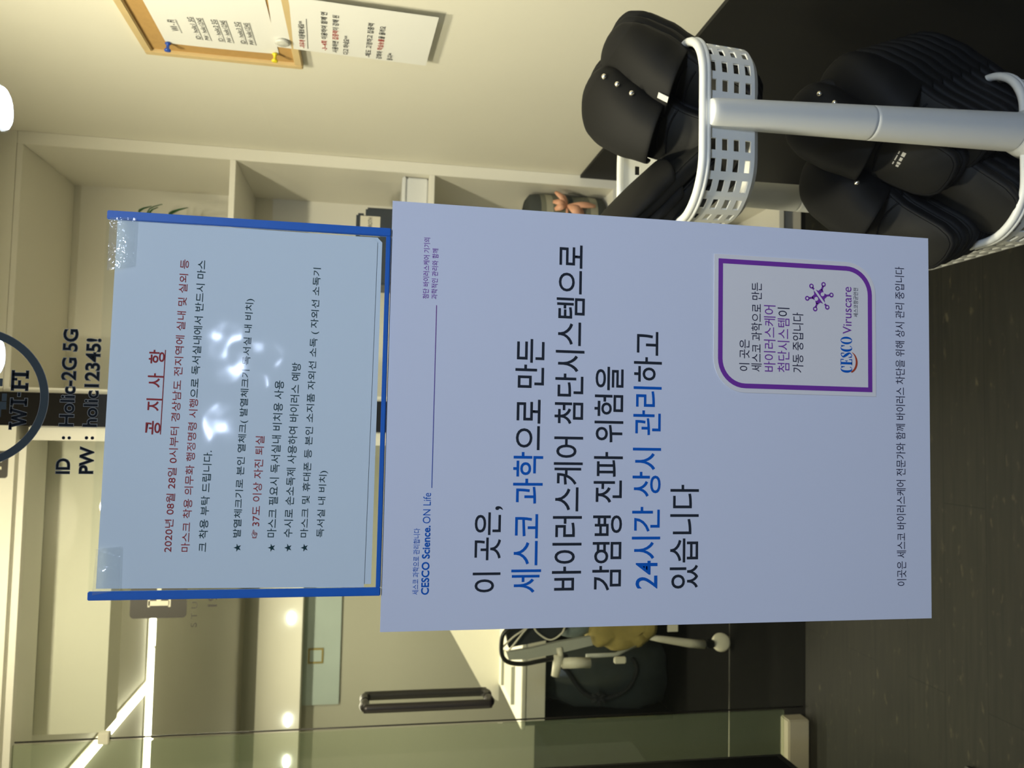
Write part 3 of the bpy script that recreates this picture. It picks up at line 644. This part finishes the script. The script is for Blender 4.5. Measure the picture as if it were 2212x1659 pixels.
# ------------------------------------------------------------------ cork board with papers on the right wall (local x = towards the viewer, y up)
cb = thing('cork_board', 'pine framed cork board on the right wall holding two papers', 'board', (1.0048, 1.150, 1.636), WALL_ROT)
bw, bh = 0.62, 0.342
box('cork_panel', (0.016, 0.016, 0.0), (bw-0.016, bh-0.016, 0.009), CORK, cb)
for a, b in (((0, 0, 0), (0.018, bh, 0.016)), ((bw-0.018, 0, 0), (bw, bh, 0.016)), ((0.018, 0, 0), (bw-0.018, 0.018, 0.016)), ((0.018, bh-0.018, 0), (bw-0.018, bh, 0.016))):
    box('frame_rail', a, b, PINE, cb, 0.002)
def bent(name, w, h, bend, par, m=WPAPER):
    v, f = [], []; nx, ny = 10, 14
    for j in range(ny+1):
        for i in range(nx+1):
            x, y = w*i/nx, -h*j/ny; v.append((x, y, bend(i/nx, j/ny)))
    for j in range(ny):
        for i in range(nx): a = j*(nx+1)+i; f.append((a, a+nx+1, a+nx+2, a+1))
    o = mk(name, v, f, m, par); md = o.modifiers.new('t', 'SOLIDIFY'); md.thickness = 0.0003; md.offset = -1; return o
p1 = thing('pinned_paper', 'white paper listing network names pinned at the left of the cork board', 'paper', (0.9950, 1.094, 1.922), WALL_ROT)
bent('paper_sheet', 0.30, 0.238, lambda u, t: 0.0008+0.0012*math.sin(PI*t)*(1-u), p1)
ls = [text_mesh('l', [('WI - FI', 0)], (62, 108, -42, -28), [INK], p1, 0.0024), flat('l', rects([(56, 112, -46, -45)]), INK, p1, 0.0024)]
for k in range(3):
    yb = -72-46*k
    ls.append(text_mesh('l', [('ID : holic%d 5G' % (k+1), 0)], (36, 128, yb-9, yb+1), [INK], p1, 0.0024)); ls.append(flat('l', rects([(34, 130, yb-12, yb-11)]), INK, p1, 0.0024))
    ls.append(text_mesh('l', [('PW : holic12345', 0)], (36, 128, yb-27, yb-17), [INK], p1, 0.0024)); ls.append(flat('l', rects([(34, 130, yb-30, yb-29)]), INK, p1, 0.0024))
join(ls, 'paper_lettering')
p2 = thing('pinned_paper', 'white paper with red and black lettering hanging below the cork board', 'paper', (0.9890, 1.048, 1.688), (PI/2, math.radians(3.2), -PI/2))
bent('paper_sheet', 0.215, 0.33, lambda u, t: 0.0006*math.sin(PI*t*0.9), p2)
P2 = [([('-지우개 ', 1), ('이용해보세요^^', 0)], (12, 128, -66, -53)), ([('-3~4회 ', 1), ('이용하여 함께 연', 0)], (14, 176, -112, -99)),
      ([('사용하면 ', 0), ('집중력', 1), ('이 강해 된', 0)], (10, 170, -135, -122)), ([('다고 하네요^^', 0)], (8, 92, -158, -145)),
      ([('-매도 고정하고 집중력', 0)], (8, 158, -206, -193)), ([('강화와 ', 0), ('학습능률', 1), ('을 올려요', 0)], (6, 152, -230, -217)), ([('됩니다^^', 0)], (6, 40, -254, -241))]
join([text_mesh('l', s, b, [INK, RED_INK], p2, 0.0012, 0.012) for s, b in P2[:1]]+[flat('l', rects([(12, 140, -71, -70)]), INK, p2, 0.0012)], 'title_lettering')
for part in (P2[1:4], P2[4:]): join([text_mesh('l', s, b, [INK, RED_INK], p2, 0.0012, 0.012) for s, b in part], 'paragraph_lettering')
def pin(label, y, z, m, x=0.9935):
    t = thing('push_pin', label, 'pin', (x, y, z), (0, -PI/2, 0), 'pins on the cork board')
    lathe('pin_head', [(0.0055, 0.0), (0.0065, 0.002), (0.0035, 0.004), (0.0032, 0.012), (0.0068, 0.015), (0.0068, 0.018), (0.004, 0.019)], m, t, 16)
pin('blue push pin at the top left corner of the network name paper', 1.090, 1.917, BLUEPIN, 0.9925)
pin('yellow push pin at the bottom left corner of the network name paper', 1.090, 1.692, YELPIN, 0.9925)
mg = lathe('round_magnet', [(0.014, 0.0), (0.015, 0.004), (0.012, 0.006), (0.007, 0.005), (0.005, 0.006), (0.001, 0.0062)], MAGNET, None, 24, (0.9868, 1.018, 1.668)); mg.rotation_euler = (0, -PI/2, 0)
tag(mg, 'round grey clip magnet holding the lettered paper below the network list', 'magnet')

# ------------------------------------------------------------------ slipper rack
rack = thing('slipper_rack', 'white plastic slipper rack with perforated baskets on poles by the right wall', 'rack', (0.608, 0.50, 0.0))
def outline(hw, hd, r, n=10):
    """rounded rectangle, arc-length ordered, starting in the middle of the front side"""
    pts = [(0, -hd)]
    for cx, cy, a in ((hw-r, -hd+r, -90), (hw-r, hd-r, 0), (-hw+r, hd-r, 90), (-hw+r, -hd+r, 180)):
        pts += [(cx+r*math.cos(math.radians(a+90*k/n)), cy+r*math.sin(math.radians(a+90*k/n))) for k in range(n+1)]
    return pts
def resample(pts, ss):
    L = [0]
    for a, b in zip(pts, pts[1:]+pts[:1]): L.append(L[-1]+math.hypot(b[0]-a[0], b[1]-a[1]))
    tot = L[-1]; P = pts+pts[:1]; out = []
    for s in ss:
        s = (s % 1)*tot; k = 0
        while k < len(L)-2 and L[k+1] < s: k += 1
        t = (s-L[k])/max(1e-9, L[k+1]-L[k]); out.append((P[k][0]+(P[k+1][0]-P[k][0])*t, P[k][1]+(P[k+1][1]-P[k][1])*t))
    return out
def basket(zrim):
    hw, hd, r, dep = 0.128, 0.182, 0.075, 0.088
    cells = 40; ss = []
    for k in range(cells):
        for d in (0.0, 0.2, 0.5, 0.8): ss.append((k+d)/cells)
    rows = [0.0, 0.010, 0.019, 0.0275, 0.0365, 0.045, 0.054, 0.0625, 0.0715, 0.076, 0.083, dep]
    rings = []
    for z in rows:
        sh = 0.004*z/dep + (0.006 if z > 0.08 else 0) + (0.010 if z >= dep else 0)
        rings.append([(x, y, zrim-z) for x, y in resample(outline(hw-sh, hd-sh, max(0.03, r-sh)), ss)])
    n = len(ss); v = [p for rg in rings for p in rg]; f = []
    for j in range(len(rows)-1):
        for i in range(n):
            cell, q = divmod(i, 4)
            hole = j in (1, 3, 5, 7) and q in (1, 2) and 1 <= cell <= cells-2
            if abs(cell+0.5-cells/2) < 5 and not (j == 3 and cell % 2 == 0): hole = False
            if hole: continue
            f.append((j*n+i, j*n+(i+1) % n, (j+1)*n+(i+1) % n, (j+1)*n+i))
    f.append([len(v)-n+i for i in range(n)])
    o = mk('basket', v, f, PLASTIC, rack); md = o.modifiers.new('t', 'SOLIDIFY'); md.thickness = 0.0028; md.offset = -1
    rim = [(x, y, zrim) for x, y in resample(outline(hw+0.002, hd+0.002, r+0.002), [k/120 for k in range(120)])]
    bm = bmesh.new(); bm_tube(bm, rim, 0.0062, 10, closed=True)
    bm_tube(bm, [(x*1.02, y*1.016, zrim-0.0062) for x, y, _ in rim], 0.0035, 8, closed=True)
    from_bm('basket_rim', bm, PLASTIC, o, True)
for z in (1.018, 0.512): basket(z)
def pole(x, y, z0, z1, r0, r1, dx=0):
    bm = bmesh.new(); n = 24; L = z1-z0; prof = []
    zs = [0, 0.004, 0.30, 0.302, 0.304, 0.60, 0.602, 0.604, 0.985, 1.0] if True else []
    seg = [(0, 1.35), (0.03, 1.15), (0.05, 1.02), (0.054, 1.0), (0.055, 1.0), (0.056, 0.985), (0.057, 1.0), (0.06, 1.0), (0.30, 1.0), (0.51, 1), (0.52, 1), (0.521, 0.98), (0.522, 1), (0.53, 1), (0.75, 1), (0.97, 1), (0.985, 1.0), (0.995, 0.97), (1.0, 0.90)]
    for t, k in seg: prof.append(((r0+(r1-r0)*t)*k, z0+L*t))
    rings = [[bm.verts.new((x+dx*(1-(z-z0)/L)+r*math.cos(2*PI*k/n), y+r*math.sin(2*PI*k/n), z)) for k in range(n)] for r, z in prof]
    for a, b in zip(rings, rings[1:]):
        for k in range(n): bm.faces.new((a[k], a[(k+1) % n], b[(k+1) % n], b[k]))
    bm.faces.new(rings[0]); bm.faces.new(rings[-1])
    from_bm('pole', bm, PLASTIC, rack, True)
pole(0.0, -0.186, 0.505, 1.011, 0.0285, 0.0200, 0.016); pole(0.0, 0.142, 0.430, 0.930, 0.0262, 0.0225)
pole(0.012, -0.186, 0.02, 0.505, 0.030, 0.027); pole(0.0, 0.142, 0.02, 0.428, 0.028, 0.026)
bm = bmesh.new(); bm_prism(bm, outline(0.15, 0.215, 0.08), 0.0, 0.024); from_bm('rack_base', bm, PLASTIC, rack)

# ------------------------------------------------------------------ slippers: heel at y=0, toe at y=L, z up
SL = 0.247
WP = [(0, 0.0), (0.006, 0.016), (0.02, 0.025), (0.06, 0.034), (0.14, 0.038), (0.35, 0.038), (0.5, 0.043), (0.65, 0.050), (0.8, 0.052), (0.89, 0.047), (0.95, 0.037), (0.985, 0.022), (1.0, 0.0)]
def halfw(t):
    for (a, wa), (b, wb) in zip(WP, WP[1:]):
        if t <= b:
            k = (t-a)/(b-a); k = k*k*(3-2*k) if 0.02 < a < 0.9 else k; return wa+(wb-wa)*k
    return 0
def foot(side, off=0.0, n=34):
    ts = [0.5-0.5*math.cos(PI*k/n) for k in range(n+1)]
    right = [(halfw(t)+(off if 0 < t < 1 else 0), t) for t in ts]
    P = [(w+side*0.006*math.sin(PI*t), (t*SL)+(off if t == 1 else -off if t == 0 else 0)) for w, t in right]
    P += [(-w+side*0.006*math.sin(PI*t), t*SL) for w, t in reversed(right[1:-1])]
    return P
def solid(name, loops, m, par):
    bm = bmesh.new(); rings = [[bm.verts.new((x, y, z)) for x, y in P] for P, z in loops]
    for a, b in zip(rings, rings[1:]):
        n = len(a)
        for k in range(n): bm.faces.new((a[k], a[(k+1) % n], b[(k+1) % n], b[k]))
    bm.faces.new(rings[0]); bm.faces.new(rings[-1])
    return from_bm(name, bm, m, par, True)
def scaleP(P, k):
    cy = SL/2; return [(x*k, cy+(y-cy)*(1-(1-k)*0.35)) for x, y in P]
def make_slipper(side, full, label, group, marked=False):
    root = thing('slipper', label, 'slipper', group=group)
    P = foot(side)
    solid('sole', [(scaleP(P, 0.92), 0.0), (scaleP(P, 0.98), 0.003), (P, 0.007), (scaleP(P, 1.0), 0.013), (scaleP(P, 0.985), 0.0175), (scaleP(P, 0.93), 0.0190)], RUBBER, root)
    ins = solid('insole', [(scaleP(P, 0.90), 0.0191), (scaleP(P, 0.88), 0.0205)], INSOLE, root)
    if full:
        bm = bmesh.new()
        for t in (0.40, 0.46, 0.52):
            w = halfw(t)*0.80; bm_tube(bm, [(w*(k/5-1), t*SL+0.006*(1-(k/5-1)**2), 0.0207) for k in range(11)], 0.0014, 6)
        from_bm('insole_ridges', bm, RUBBER, ins, True)
    if marked:
        q = rects([(-12, -8, 78, 79.6), (-6, 2, 78, 79.6), (4, 8, 78, 79.6), (-13, -10, 70, 74), (-9, -6, 69.5, 74.5), (-4, 1, 70, 74), (3, 9, 69.5, 74.5)])
        flat('insole_lettering', q, TAGM, ins, 0.0209)
    H = 0.052 if full else 0.020
    v, f, nv, ns = [], [], 16, 18
    for j in range(nv+1):
        t = 0.43+0.57*(j/nv)**0.9
        for i in range(ns+1):
            s = -1+2*i/ns
            tt = t - (0.06*(1-s*s) if j == 0 else 0.06*(1-s*s)*(1-j/nv)**2) + 0.05*(1-j/nv)**2
            tt = min(tt, 0.997); w = halfw(tt)+0.0035*min(1, (1-tt)*12)
            fall = max(0.0, 1-((tt-0.40)/0.60)**2.2)**0.75
            h = 0.006+H*fall
            a = PI*(s+1)/2
            ww = w*(1.0+0.10*math.sin(a)*0) 
            v.append((-ww*math.copysign(abs(math.cos(a))**0.75, math.cos(a))+side*0.006*math.sin(PI*tt), tt*SL+0.004*(j/nv), 0.010+(0.0+h)*math.sin(a)**0.85+0.004*(1-math.sin(a))))
    for j in range(nv):
        for i in range(ns): a0 = j*(ns+1)+i; f.append((a0, a0+1, a0+ns+2, a0+ns+1))
    vm = mk('vamp', v, f, LEATHER, root, True); md = vm.modifiers.new('t', 'SOLIDIFY'); md.thickness = 0.0030; md.offset = -1
    md = vm.modifiers.new('s', 'SUBSURF'); md.levels = 1; md.render_levels = 1
    if full:
        for j, i in ((5, 14), (8, 14), (11, 14)):
            i = ns-i if side > 0 else i
            p = Vector(v[j*(ns+1)+i]); q = Vector(v[j*(ns+1)+i+1])-p; r = Vector(v[(j+1)*(ns+1)+i])-p; nn = q.cross(r).normalized()
            if nn.z < 0: nn = -nn
            bm = bmesh.new(); bmesh.ops.create_uvsphere(bm, u_segments=12, v_segments=8, radius=0.0042, matrix=Matrix.Translation(p+nn*0.0012))
            from_bm('stud', bm, METAL, vm, True)
    if side < 0: return root
    # white tag on the vamp edge, inner side
    i = 9
    p = Vector(v[i]); q = Vector(v[i+1]); r = Vector(v[ns+1+i]); d = (r-p).normalized()*0.016; e = (q-p).normalized()*0.0075
    up = Vector((0, 0, 0.0012)); a0 = p-e*0.5+up
    mk('size_tag', [a0, a0+e, a0+e+d, a0+d, a0+up, a0+e+up, a0+e+d+up, a0+d+up], [(0, 1, 2, 3), (4, 7, 6, 5), (0, 4, 5, 1), (1, 5, 6, 2), (2, 6, 7, 3), (3, 7, 4, 0)], TAGM, root)
    return root
def copy_tree(o, label):
    c = o.copy(); C.objects.link(c); c['label'] = label
    for ch in list(o.children):
        d = ch.copy(); C.objects.link(d); d.parent = c
        for g in ch.children:
            e = g.copy(); C.objects.link(e); e.parent = d
    return c
def pose(o, anchor, yaw, pitch, rollv=0.0):
    """anchor: where the middle of the sole (y = SL/2) sits; yaw from +y towards +x; pitch raises the toe"""
    cy, sy = math.cos(yaw), math.sin(yaw); cp, sp = math.cos(pitch), math.sin(pitch)
    d = Vector((sy*cp, cy*cp, sp)); rgt = Vector((cy, -sy, 0)); up = rgt.cross(d)
    cr, sr = math.cos(rollv), math.sin(rollv); rgt, up = rgt*cr+up*sr, up*cr-rgt*sr
    m = Matrix.Identity(4)
    for i, ax in enumerate((rgt, d, up)):
        for j in range(3): m[j][i] = ax[j]*SCL
    m.translation = Vector(anchor)-d*SCL*SL/2
    o.matrix_world = m
    return d, rgt, up
SCL = 1.09
ORD = ['topmost', 'second', 'third', 'fourth', 'fifth', 'sixth', 'seventh', 'lowest']
protos = {}
def slip(side, full, label, group, marked=False):
    k = (side, full, marked)
    if k not in protos: protos[k] = make_slipper(side, full, label, group, marked); o = protos[k]
    else: o = copy_tree(protos[k], label)
    o['group'] = group
    return o
def column(side, mid, yaw, pitch, n, dz, drift, words, group, marked=False, roll=0.0, full=True):
    yaw, pitch = math.radians(yaw), math.radians(pitch)
    d = Vector((math.sin(yaw)*math.cos(pitch), math.cos(yaw)*math.cos(pitch), math.sin(pitch))); rgt = Vector((math.cos(yaw), -math.sin(yaw), 0)); up = rgt.cross(d)
    for k in range(n):
        o = slip(side, k == 0 and full, words % ORD[k], group, marked and k == 0)
        pose(o, Vector(mid)-up*(0.025+dz*k)+d*drift*k, yaw, pitch, math.radians(roll))
column(-1, (0.629, 0.424, 1.047), 45, 46, 3, 0.026, 0.012, '%s left foot slipper of the pair stack standing in the upper basket', 'pair stack in the upper basket')
column(1, (0.683, 0.404, 1.027), 48, 44, 3, 0.026, 0.012, '%s right foot slipper of the pair stack standing in the upper basket', 'pair stack in the upper basket', roll=4)
column(-1, (0.556, 0.430, 1.042), -68, 44, 3, 0.027, 0.004, '%s slipper leaning left at the left side of the upper basket', 'slippers leaning left in the upper basket', full=False)
column(-1, (0.622, 0.400, 0.713), 50, 46, 8, 0.028, -0.006, '%s left foot slipper of the right-hand stack in the lower basket', 'right-hand stack in the lower basket', True)
column(1, (0.664, 0.384, 0.668), 52, 44, 8, 0.028, -0.006, '%s right foot slipper of the right-hand stack in the lower basket', 'right-hand stack in the lower basket', roll=4)
column(-1, (0.531, 0.446, 0.672), 55, 38, 6, 0.028, -0.006, '%s slipper of the left-hand stack overhanging the lower basket', 'left-hand stack in the lower basket')
column(1, (0.578, 0.400, 0.600), 55, 40, 4, 0.028, -0.006, '%s slipper wedged between the two stacks in the lower basket', 'slippers wedged in the lower basket', full=False)

# ------------------------------------------------------------------ kiosk on the left
ks = thing('kiosk', 'black upright display at the lower left edge of the view', 'kiosk', (-0.614, 1.14, 0.0))
box('display_body', (-0.06, -0.58, 0.44), (0.0, 0.0, 1.33), BLACK, ks, 0.004)
box('screen', (0.0002, -0.565, 0.462), (0.0012, -0.016, 1.312), SCREEN, ks)
box('stand_column', (-0.05, -0.35, 0.02), (-0.01, -0.23, 0.44), BLACK, ks, 0.004); box('stand_foot', (-0.2, -0.5, 0.0), (-0.01, -0.1, 0.02), BLACK, ks, 0.004)

# ------------------------------------------------------------------ hall furniture
dk = thing('desk', 'cream counter desk with dark front in the hall behind the glass door', 'desk', (-0.55, 2.9, 0.0))
box('desk_top', (-0.66, 0.0, 0.726), (0.72, 0.66, 0.746), W_SHELF, dk, 0.003); box('apron', (-0.63, 0.012, 0.632), (0.70, 0.045, 0.7255), W_SHELF, dk, 0.002)
box('modesty_panel', (-0.63, 0.42, 0.0), (0.70, 0.44, 0.63), BLACK, dk); box('side_panel', (-0.655, 0.03, 0.0), (-0.632, 0.63, 0.725), BLACK, dk); box('side_panel', (0.70, 0.03, 0.0), (0.718, 0.63, 0.725), BLACK, dk)
dv = mk('divider_panel', [(-1.30, 3.59, 0.747), (-0.60, 3.59, 0.747), (-0.60, 3.59, 1.09), (-0.82, 3.59, 1.075), (-1.262, 3.59, 0.82), (-1.30, 3.61, 0.747), (-0.60, 3.61, 0.747), (-0.60, 3.61, 1.09), (-0.82, 3.61, 1.075), (-1.262, 3.61, 0.82)],
        [(0, 1, 2, 3, 4), (9, 8, 7, 6, 5), (0, 5, 6, 1), (1, 6, 7, 2), (2, 7, 8, 3), (3, 8, 9, 4), (4, 9, 5, 0)], W_PAINT)
dv.location = (0, -0.055, -0.001)
tag(dv, 'white slanted divider panel standing along the back of the desk', 'panel')
tr = thing('paper_tray', 'flat pale tray lying on the desk in the hall', 'tray', (-1.07, 3.22, 0.7462))
box('tray_base', (-0.09, -0.14, 0.0), (0.09, 0.14, 0.004), OFFWHITE, tr); box('tray_front', (-0.09, -0.144, 0.0), (0.09, -0.1405, 0.018), GREYTUBE, tr); box('tray_back', (-0.09, 0.1405, 0.0), (0.09, 0.144, 0.018), GREYTUBE, tr)
fs = thing('framed_sign', 'small square brown framed sign on the far frosted window', 'sign', (-1.75, 6.044, 1.868), GLASS_ROT)
for a, b in (((-0.062, -0.062, 0), (-0.048, 0.062, 0.008)), ((0.048, -0.062, 0), (0.062, 0.062, 0.008)), ((-0.048, -0.062, 0), (0.048, -0.048, 0.008)), ((-0.048, 0.048, 0), (0.048, 0.062, 0.008))): box('frame_rail', a, b, KHAKI, fs)
box('sign_panel', (-0.048, -0.048, 0), (0.048, 0.048, 0.003), FARGLASS, fs)
# stroller, half hidden behind the poster (its hidden side is built as a mirror of the visible one)
st = thing('stroller', 'folding stroller with grey frame, khaki seat and black handle loop behind the glass door', 'stroller', (0, 0, 0))
def P3(l, y): return [(x, y, z) for x, z in l]
loop = [(-0.575, 0.70), (-0.574, 0.80), (-0.578, 0.90), (-0.600, 0.946), (-0.646, 0.956), (-0.686, 0.950), (-0.709, 0.924), (-0.716, 0.871), (-0.709, 0.818), (-0.700, 0.760), (-0.690, 0.70)]
tube('handle_loop', curve_pts(P3(loop, 2.25), 6), 0.0085, BLACK, st, 10)
tube('handle_loop', curve_pts([(x+0.25, 2.27, z) for x, z in loop], 6), 0.0085, BLACK, st, 10)
bm = bmesh.new(); bm_prism(bm, [(-0.700, 0.925), (-0.672, 0.935), (-0.660, 0.84), (-0.640, 0.74), (-0.622, 0.61), (-0.655, 0.60), (-0.685, 0.75), (-0.700, 0.86)], 0.0, 0.022)
o = from_bm('side_frame', bm, GREYTUBE, st); o.rotation_euler = GLASS_ROT; o.location = (0, 2.272, 0)
bm = bmesh.new(); bm_prism(bm, [(-0.665, 0.92), (-0.60, 0.935), (-0.42, 0.93), (-0.35, 0.80), (-0.36, 0.70), (-0.60, 0.69), (-0.64, 0.77)], 0.0, 0.03)
o = from_bm('canopy', bm, DKFABRIC, st); o.rotation_euler = GLASS_ROT; o.location = (0, 2.315, 0)
for l in ([(-0.655, 0.948), (-0.619, 0.908), (-0.582, 0.856), (-0.52, 0.80)], [(-0.675, 0.930), (-0.640, 0.900), (-0.600, 0.868), (-0.55, 0.82)], [(-0.573, 0.835), (-0.605, 0.815), (-0.633, 0.765), (-0.61, 0.721), (-0.575, 0.705)]):
    tube('piping', curve_pts(P3(l, 2.262), 6), 0.0035, CREAMBAND, st, 8)
bm = bmesh.new(); bmesh.ops.create_uvsphere(bm, u_segments=20, v_segments=12, radius=1, matrix=Matrix.Translation((-0.585, 2.33, 0.66)) @ Matrix.Diagonal((0.06, 0.05, 0.085, 1)))
from_bm('seat_back', bm, SLATE, st, True)
# khaki seat sling: lumpy closed surface
bm = bmesh.new(); ks_ = [(-0.50, 0.60), (-0.648, 0.598), (-0.672, 0.546), (-0.688, 0.490), (-0.681, 0.416), (-0.658, 0.379), (-0.637, 0.345), (-0.584, 0.330), (-0.45, 0.335), (-0.42, 0.47)]
ring0 = curve_pts([(x, 0, z) for x, z in ks_]+[(ks_[0][0], 0, ks_[0][1])], 4)[:-1]; cx = sum(p.x for p in ring0)/len(ring0); cz = sum(p.z for p in ring0)/len(ring0)
rr = []
for yy, k in ((2.27, 0.55), (2.265, 0.82), (2.28, 1.0), (2.42, 1.0), (2.45, 0.7)):
    rr.append([bm.verts.new((cx+(p.x-cx)*k*(1+0.03*math.sin(i*1.7+yy*40)), yy+0.006*math.sin(i*0.9), cz+(p.z-cz)*k)) for i, p in enumerate(ring0)])
for a, b in zip(rr, rr[1:]):
    for k in range(len(a)): bm.faces.new((a[k], a[(k+1) % len(a)], b[(k+1) % len(a)], b[k]))
bm.faces.new(rr[0]); bm.faces.new(rr[-1]); from_bm('seat_sling', bm, KHAKI, st, True)
bm = bmesh.new(); bm_tube(bm, [(-0.716, 2.245, 0.720), (-0.7185, 2.245, 0.612)], [0.0205, 0.0195], 16); bm_tube(bm, [(-0.688, 2.245, 0.735), (-0.764, 2.245, 0.748)], [0.019, 0.015], 16); bm_tube(bm, [(-0.66, 2.25, 0.733), (-0.70, 2.247, 0.725)], 0.012, 10)
from_bm('hinge_joint', bm, OFFWHITE, st, True)
box('clip', (-0.724, 2.235, 0.470), (-0.699, 2.25, 0.518), OFFWHITE, st, 0.004)
tube('frame_strut', [(-0.7, 2.27, 0.62), (-0.70, 2.275, 0.50), (-0.66, 2.285, 0.40)], 0.008, GREYTUBE, st)
for dx in (0.0, 0.32):
    tube('leg', [(-0.640+dx, 2.295, 0.372), (-0.653+dx, 2.30, 0.303), (-0.674+dx, 2.31, 0.188), (-0.683+dx, 2.315, 0.118)], [0.009, 0.013, 0.0165, 0.0165], OFFWHITE, st, 14)
    w = bmesh.new(); bm_lathe(w, [(0.006, -0.014), (0.030, -0.014), (0.0365, -0.008), (0.0365, 0.008), (0.030, 0.014), (0.006, 0.014)], 24)
    o = from_bm('wheel', w, OFFWHITE, st, True); o.rotation_euler = (math.radians(80), 0, math.radians(28)); o.location = (-0.682+dx, 2.335, 0.0375)
    box('wheel_fork', (-0.698+dx, 2.308, 0.075), (-0.668+dx, 2.34, 0.105), BLACK, st, 0.004)
box('fabric_tag', (-0.615, 2.262, 0.252), (-0.588, 2.266, 0.294), CREAMBAND, st)
# drawstring bag in front of the dark desk panel
bg = thing('drawstring_bag', 'dark grey plastic bag with a knotted black cord standing under the desk', 'bag', (-1.02, 3.08, 0.0))
bm = bmesh.new(); n = 28; rr = []
for z, rx, ry in ((0.0, 0.12, 0.08), (0.02, 0.16, 0.11), (0.15, 0.185, 0.13), (0.32, 0.175, 0.12), (0.46, 0.15, 0.10), (0.56, 0.12, 0.07), (0.60, 0.10, 0.05)):
    rr.append([bm.verts.new(((rx+0.010*math.sin(5*a+z*20))*math.cos(a), (ry+0.010*math.cos(7*a-z*14))*math.sin(a), z)) for a in [2*PI*k/n for k in range(n)]])
for a, b in zip(rr, rr[1:]):
    for k in range(n): bm.faces.new((a[k], a[(k+1) % n], b[(k+1) % n], b[k]))
bm.faces.new(rr[0]); bm.faces.new(rr[-1]); from_bm('bag_body', bm, BAGM, bg, True)
tube('cord', curve_pts([(0.10, -0.115, 0.585), (0.05, -0.125, 0.52), (-0.04, -0.140, 0.45), (-0.075, -0.145, 0.38), (-0.07, -0.148, 0.30), (-0.03, -0.148, 0.22), (0.05, -0.14, 0.18), (0.10, -0.13, 0.20)], 6), 0.010, DKFABRIC, bg, 8)
bm = bmesh.new()
for k in range(6):
    a = k*PI/3; bm_tube(bm, [(-0.072, -0.150, 0.37), (-0.072+0.035*math.cos(a), -0.158, 0.37+0.04*math.sin(a))], [0.016, 0.006], 8)
from_bm('cord_knot', bm, DKFABRIC, bg, True)
